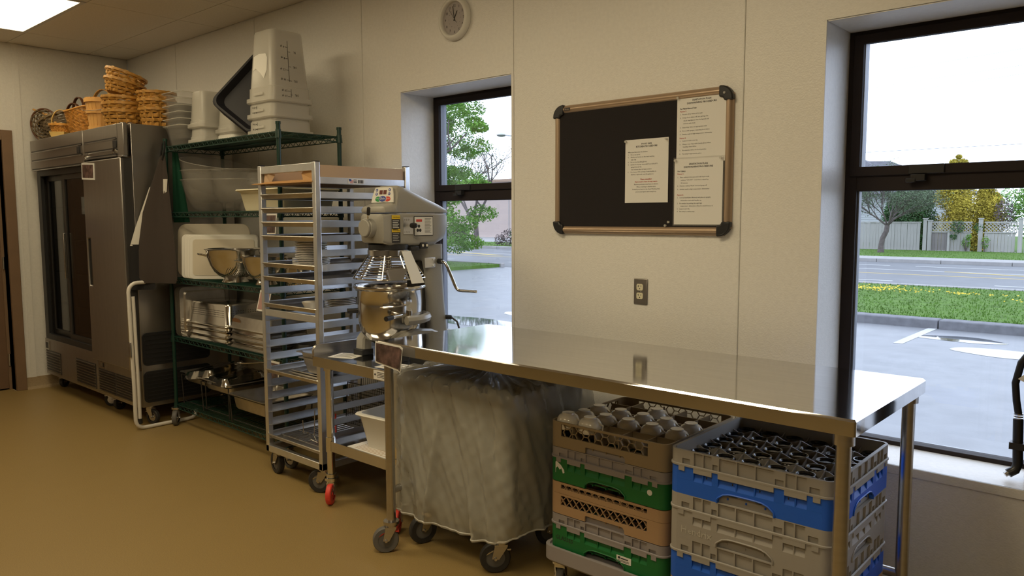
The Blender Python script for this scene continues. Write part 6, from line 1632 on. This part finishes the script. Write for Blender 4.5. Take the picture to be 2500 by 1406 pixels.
# ================================================================== WALL OBJECTS
t = thing('notice_board', 'black felt notice board in a champagne frame with black corners', 'board', (-1.894, 0, 1.336))
x0, x1, z0, z1 = -2.348, -1.440, 1.336, 1.937
MB().box(x0+.02, x1-.02, -.016, -.001, z0+.02, z1-.02).build('felt', 'felt', t, angle=0)
def framebar(a, b_, axis):
    m = MB(); n = 8
    if axis == 'x':
        zc = a[1]; s_ = 1
        for_ = [( -.001, zc-.019)]+[(-.012-.014*math.sin(PI*k/n), zc-.019+.038*k/n) for k in range(n+1)]+[(-.001, zc+.019)]
        m.loft([[(x, y, z) for y, z in for_] for x in (a[0], b_[0])])
    else:
        xc = a[0]; for_ = [(-.001, xc-.017)]+[(-.012-.014*math.sin(PI*k/n), xc-.017+.034*k/n) for k in range(n+1)]+[(-.001, xc+.017)]
        m.loft([[(x, y, z) for y, x in for_] for z in (a[1], b_[1])])
    m.build('frame_rail', 'bronze_frame', t, angle=50)
framebar((x0+.03, z0+.019), (x1-.03, z0+.019), 'x'); framebar((x0+.03, z1-.019), (x1-.03, z1-.019), 'x')
framebar((x0+.017, z0+.03), (x0+.017, z1-.03), 'z'); framebar((x1-.017, z0+.03), (x1-.017, z1-.03), 'z')
for sx__, sz__, X0, Z0 in ((1, 1, x0, z0), (-1, 1, x1, z0), (1, -1, x0, z1), (-1, -1, x1, z1)):
    pts = [(X0+sx__*.058, Z0-sz__*.003), (X0+sx__*.058, Z0+sz__*.042), (X0+sx__*.040, Z0+sz__*.046), (X0+sx__*.036, Z0+sz__*.058), (X0-sx__*.003, Z0+sz__*.058)]+[(X0-sx__*.003+sx__*.055*(1-math.cos(a)), Z0-sz__*.003+sz__*.055*(1-math.sin(a))) for a in [PI/2*k/6 for k in range(7)]]
    MB().prism(pts, -.029, -.001, 'y').build('corner_cap', 'black', t, bevel=.006, angle=40)
b = MB().box(x0+.065, x0+.098, -.0275, -.026, z1-.026, z1-.013); bg_ = b.build('maker_badge', 'black', t, angle=0)
b = MB(); b.text('Boone', .009, (x0+.069, -.0277, z1-.0225), (1, 0, 0), (0, 0, 1)); b.build('badge_lettering', 'bronze_frame', bg_, angle=0)
def page(label, x0, x1, z0, z1, lines, y=-.0175, tilt=0, sleeve=False, gid='papers on the notice board'):
    t = thing('notice_sheet', label, 'paper', ((x0+x1)/2, y, z0), gid)
    P_ = MB(); n = 6
    for k in range(n):
        pass
    P_.box(x0, x1, y-.0010, y, z0, z1); P_.build('sheet', 'paper', t, angle=0)
    if sleeve: MB().plate(x0-.006, x1+.006, z0-.006, z1+.006, [(x0, x1, z0, z1)], y-.0008, y).build('plastic_sleeve', 'clear', t, angle=0)
    K = MB(); R_ = MB()
    for txt, xx, zz, sz, al, col, bold in lines:
        m = MB() if col else K
        m.text(txt, sz, (xx, y-.0012, zz), (1, 0, 0), (0, 0, 1), al, .00015, .00025 if bold else 0)
        if col: m.build('red_lettering', 'redink', t, angle=0)
    K.build('lettering', 'ink', t, angle=0)
    return t
def lay(x0, x1, top, items):
    out = []; xc = (x0+x1)/2; z = top
    for it in items:
        txt, kind = it[0], it[1]; gap = it[2] if len(it) > 2 else .0108
        z -= gap
        if kind == 'H': out.append((txt, xc, z, .0100, 'CENTER', 0, 1))
        elif kind == 'b': out.append((txt, x0+.014, z, .0078, 'LEFT', 0, 1))
        elif kind == 'r': out.append((txt, x0+.014, z, .0078, 'LEFT', 1, 1))
        elif kind == 'n': out.append((txt, x0+.014, z, .0074, 'LEFT', 0, 0))
        elif kind == 'i': out.append((txt, x0+.030, z, .0074, 'LEFT', 0, 0))
        elif kind == 'c': out.append((txt, xc, z, .0074, 'CENTER', 0, 0))
        elif kind == 'rc': out.append((txt, xc, z, .0080, 'CENTER', 1, 1))
    return out
L1 = lay(-1.945, -1.728, 1.752, [('FOOD SAFE', 'H', .024), ('KITCHEN PROCEEDURE', 'H', .011), ('When you first enter the kitchen:', 'n', .022), ('1.    Put on an apron', 'n'), ('2.    Wash your hands, use the hand washing', 'n'), ('sink only', 'i'), ('3.    Put on food handling gloves.', 'n'), ('4.    Sanitize food prep. areas with Food Safe #171', 'n'), ('spray & let air dry', 'i'), ('-this includes the roll away counter', 'i'), ('5.    Use cleaner 18G and wipe down handles to', 'n'), ('drawers, cupboards  and all appliances.', 'i'), ('Please remember:', 'rc', .022), ('If you need to leave for any reason.', 'rc'), ('Remove your apron and leave in kitchen.', 'c'), ('When returning to kitchen area:', 'c'), ('Rewash your hands in the Hand Washing Sink,', 'c'), ('put on your apron and new gloves.', 'c')])
pg = page('white food safety sheet pinned alone in the middle of the notice board', -1.945, -1.728, 1.476, 1.752, L1)
L2 = lay(-1.690, -1.465, 1.916, [('SANITATION PLAN', 'H', .024), ('DISHWASHING PROCEEDURE', 'H', .012), ('For Plates/Glasses/Cups', 'b', .020), ('Person 1:', 'r', .011), ('1.   Receive dirty dishes in bus pan', 'n', .012), ('2.   Scrape food debris off, into garbage bin', 'n', .014), ('check cups/glasses rims for lipstick and', 'i', .012), ('remove with cloth', 'i', .012), ('3.   Stack dirty dishes in appropriate rack', 'n', .016), ('4.   Force with sprayer, removing food debris', 'n', .014), ('5.   Sanitize wash in high temperature dishwasher', 'n', .014), ('Person 2:', 'r', .016), ('1.    Leave in rack to air dry', 'n', .011), ('2.    Always wear disposable (new) gloves when', 'n', .014), ('handling clean dishes', 'i', .011), ('3.    Re-examine dishes for food particles', 'n', .014), ('4.    Put away in appropriate place', 'n', .015)])
page('white dishwashing sheet at the top beside the board frame', -1.690, -1.465, 1.640, 1.916, L2, -.0170)
L3 = lay(-1.696, -1.476, 1.656, [('SANITATION PLAN', 'H', .026), ('DISHWASHING PROCEEDURE', 'H', .012), ('For Cutlery', 'b', .016), ('Person 1:', 'r', .011), ('1.   Place cutlery in bus pan and soak in pre-soak', 'n', .014), ('solution "CPS 400" - must have soaked for', 'i', .012), ('30 minutes', 'i', .012), ('2.   Put into cutlery "Flack" rack and spray off', 'n', .012), ('3.   Sanitize wash in high temperature dishwasher', 'n', .014), ('Person 2:', 'r', .024), ('1.   Sort by hand (into likeness) and place in upright', 'n', .011), ('dishwasher rack with handles up', 'i', .012), ('2.   Re-sanitize by putting through high', 'n', .012), ('temperature dishwasher (Hand to back Person 1)', 'i', .011), ('3.   Leave to air dry', 'n', .012), ('4.   Put away in cutlery tray', 'n', .011)])
page('white cutlery washing sheet in a clear sleeve under the dishwashing sheet', -1.696, -1.476, 1.382, 1.656, L3, -.0190, sleeve=True)
def pin(label, x, z, y=-.0205):
    o = MB(); o.cyl((x, y+.004, z), (x, y-.004, z), .0022, 10); o.cyl((x, y-.004, z), (x, y-.012, z), .0045, 12, .0052)
    o = o.build('push_pin', 'milky', origin=(x, y, z)); return tag(o, label, 'pin', 'clear push pins on the notice board')
for lab, x, z in (('clear push pin at the outer corner of the food safety sheet', -1.938, 1.745), ('clear push pin at the inner corner of the food safety sheet', -1.735, 1.744), ('clear push pin at the inner top corner of the dishwashing sheet', -1.682, 1.908), ('clear push pin at the outer top corner of the dishwashing sheet', -1.472, 1.908), ('clear push pin at the inner corner of the cutlery sheet', -1.689, 1.650), ('clear push pin at the outer corner of the cutlery sheet', -1.483, 1.652)): pin(lab, x, z)
pin('loose clear push pin low on the felt, upper one', -1.720, 1.392, -.0165); pin('loose clear push pin low on the felt, lower one', -1.735, 1.377, -.0165)
# clock
cxk, czk = -3.03, 2.462
t = thing('wall_clock', 'round white wall clock above the narrow window showing about one', 'clock', (cxk, 0, czk)); RY = Matrix.Rotation(PI/2, 3, 'X')
b = MB(); b.lathe([(.085, .012), (.088, .030), (.092, .034), (.100, .034), (.110, .026), (.114, .014), (.112, .002), (.0, .001)], (cxk, 0, czk), 56, RY); b.build('clock_case', 'white_plastic', t, angle=50)
MB().lathe([(0, .013), (.086, .013)], (cxk, 0, czk), 48, RY).build('dial', 'dial', t, angle=0)
b = MB()
for k in range(1, 13):
    a = PI/2-k*PI/6; b.text(str(k), .019, (cxk+.068*math.cos(a), -.0136, czk+.068*math.sin(a)-.0065), (1, 0, 0), (0, 0, 1), 'CENTER')
    b.cyl((cxk+.044*math.cos(a), -.0132, czk+.044*math.sin(a)), (cxk+.044*math.cos(a), -.0138, czk+.044*math.sin(a)), .0012, 8)
b.build('numerals', 'ink', t, angle=0)
def hand(nm, ang, L_, w_, y, tail=.012):
    a = PI/2-ang; d_ = Vector((math.cos(a), 0, math.sin(a))); c0 = Vector((cxk, y, czk)); MB().bar(c0-d_*tail, c0+d_*L_, w_, .0012, (0, 1, 0)).build(nm, 'ink', t, angle=0)
hand('minute_hand', math.radians(-10), .066, .0034, -.0155); hand('hour_hand', math.radians(29), .042, .0044, -.0145); hand('second_hand', math.radians(-37), .060, .0012, -.0165, .03)
MB().lathe([(0, .026), (.086, .026)], (cxk, 0, czk), 48, RY).build('clock_glass', 'clearglass', t, angle=0)
# outlet
t = thing('wall_outlet', 'double socket outlet in a brownish steel plate on the wall', 'outlet', (-1.866, 0, 1.085))
X, Z = -1.866, 1.083; MB().prism([(X-.0355, Z-.058), (X+.0355, Z-.058), (X+.0355, Z+.058), (X-.0355, Z+.058)], -.006, 0, 'y').build('cover_plate', 'steel_dark', t, bevel=.003)
for dz in (-.0195, .0195):
    b = MB(); pts = []
    for k in range(28):
        a = 2*PI*k/28; pts.append((X-.003+max(-.0165, min(.0165, .0185*math.cos(a))), Z+dz+max(-.0142, min(.0142, .0185*math.sin(a)))))
    b.prism(pts, -.0078, -.006, 'y'); so = b.build('socket', 'ivory', t, angle=20)
    b = MB(); x = X-.003; b.box(x-.0075, x-.0055, -.0082, -.0077, Z+dz+.000, Z+dz+.009); b.box(x-.0105, x-.0055, -.0082, -.0077, Z+dz+.0035, Z+dz+.0055); b.box(x+.005, x+.007, -.0082, -.0077, Z+dz+.001, Z+dz+.008); b.cyl((x, -.0082, Z+dz-.007), (x, -.0077, Z+dz-.007), .0026, 10); b.build('socket_slots', 'ink', so, angle=0)
MB().cyl((X-.003, -.0075, Z), (X-.003, -.006, Z), .003, 10).build('cover_screw', 'chrome', t)
# canister with hose on the window sill
t = thing('fire_extinguisher', 'black extinguisher with a curved hose standing on the big window sill', 'extinguisher', (-.335, .115, .524))
X, Y, Z = -.338, .125, .5245
b = MB(); b.lathe([(0, 0), (.078, 0), (.082, .01), (.082, .38), (.075, .42), (.045, .455), (.026, .47), (.026, .50), (0, .50)], (X, Y, Z), 36); b.build('cylinder', 'hose', t, angle=40)
b = MB(); b.cyl((X, Y, Z+.50), (X, Y, Z+.545), .02, 16); b.bar((X, Y, Z+.545), (X+.09, Y-.01, Z+.565), .02, .006); b.bar((X, Y, Z+.525), (X+.08, Y-.01, Z+.515), .018, .006); b.build('valve_head', 'chrome', t)
b = MB(); b.tube([(X, Y-.01, Z+.52), (X-.03, Y-.02, Z+.50), (X-.07, Y-.03, Z+.46), (X-.105, Y-.03, Z+.40), (X-.118, Y-.03, Z+.33), (X-.112, Y-.03, Z+.27), (X-.104, Y-.03, Z+.225)], .0115, 12); b.build('hose', 'hose', t)
b = MB()
for k in range(3): b.cyl((X-.104, Y-.03, Z+.208+.008*k), (X-.104, Y-.03, Z+.213+.008*k), .0135, 14)
b.build('hose_ferrule', 'steel', t)
b = MB(); b.tube([(X-.104, Y-.03, Z+.21), (X-.101, Y-.03, Z+.12), (X-.098, Y-.03, Z+.055), (X-.104, Y-.035, Z+.035), (X-.122, Y-.045, Z+.022)], .0155, 12); b.build('nozzle', 'hose', t)
MB().cyl((X-.120, Y-.044, Z+.024), (X-.130, Y-.050, Z+.017), .009, 10).build('nozzle_tip', 'steel', t)
b = MB(); b.box(X-.124, X-.06, Y-.048, Y-.012, Z+.107, Z+.130); b.lathe([(.0835, .107), (.0835, .130)], (X, Y, Z), 36); b.build('hose_clip', 'black', t, angle=30)
c = MB(); c.add([(X-.104, Y-.085, Z+.355), (X-.06, Y-.085, Z+.400), (X-.035, Y-.087, Z+.375), (X-.05, Y-.087, Z+.33)], [(0, 1, 2, 3)]); c.add([(X-.104, Y-.0845, Z+.355), (X-.06, Y-.0845, Z+.400), (X-.035, Y-.0865, Z+.375), (X-.05, Y-.0865, Z+.33)], [(0, 1, 2, 3)])
c = c.build('inspection_tag', 'paper', t, angle=0)
b = MB()
for k in range(4): b.bar((X-.088+.009*k, Y-.0862, Z+.350+.009*k-.004*k), (X-.066+.006*k, Y-.0868, Z+.372+.002*k-.002*k), .002, .0004, (0, 1, 0))
b.build('tag_print', 'ink', t, angle=0)
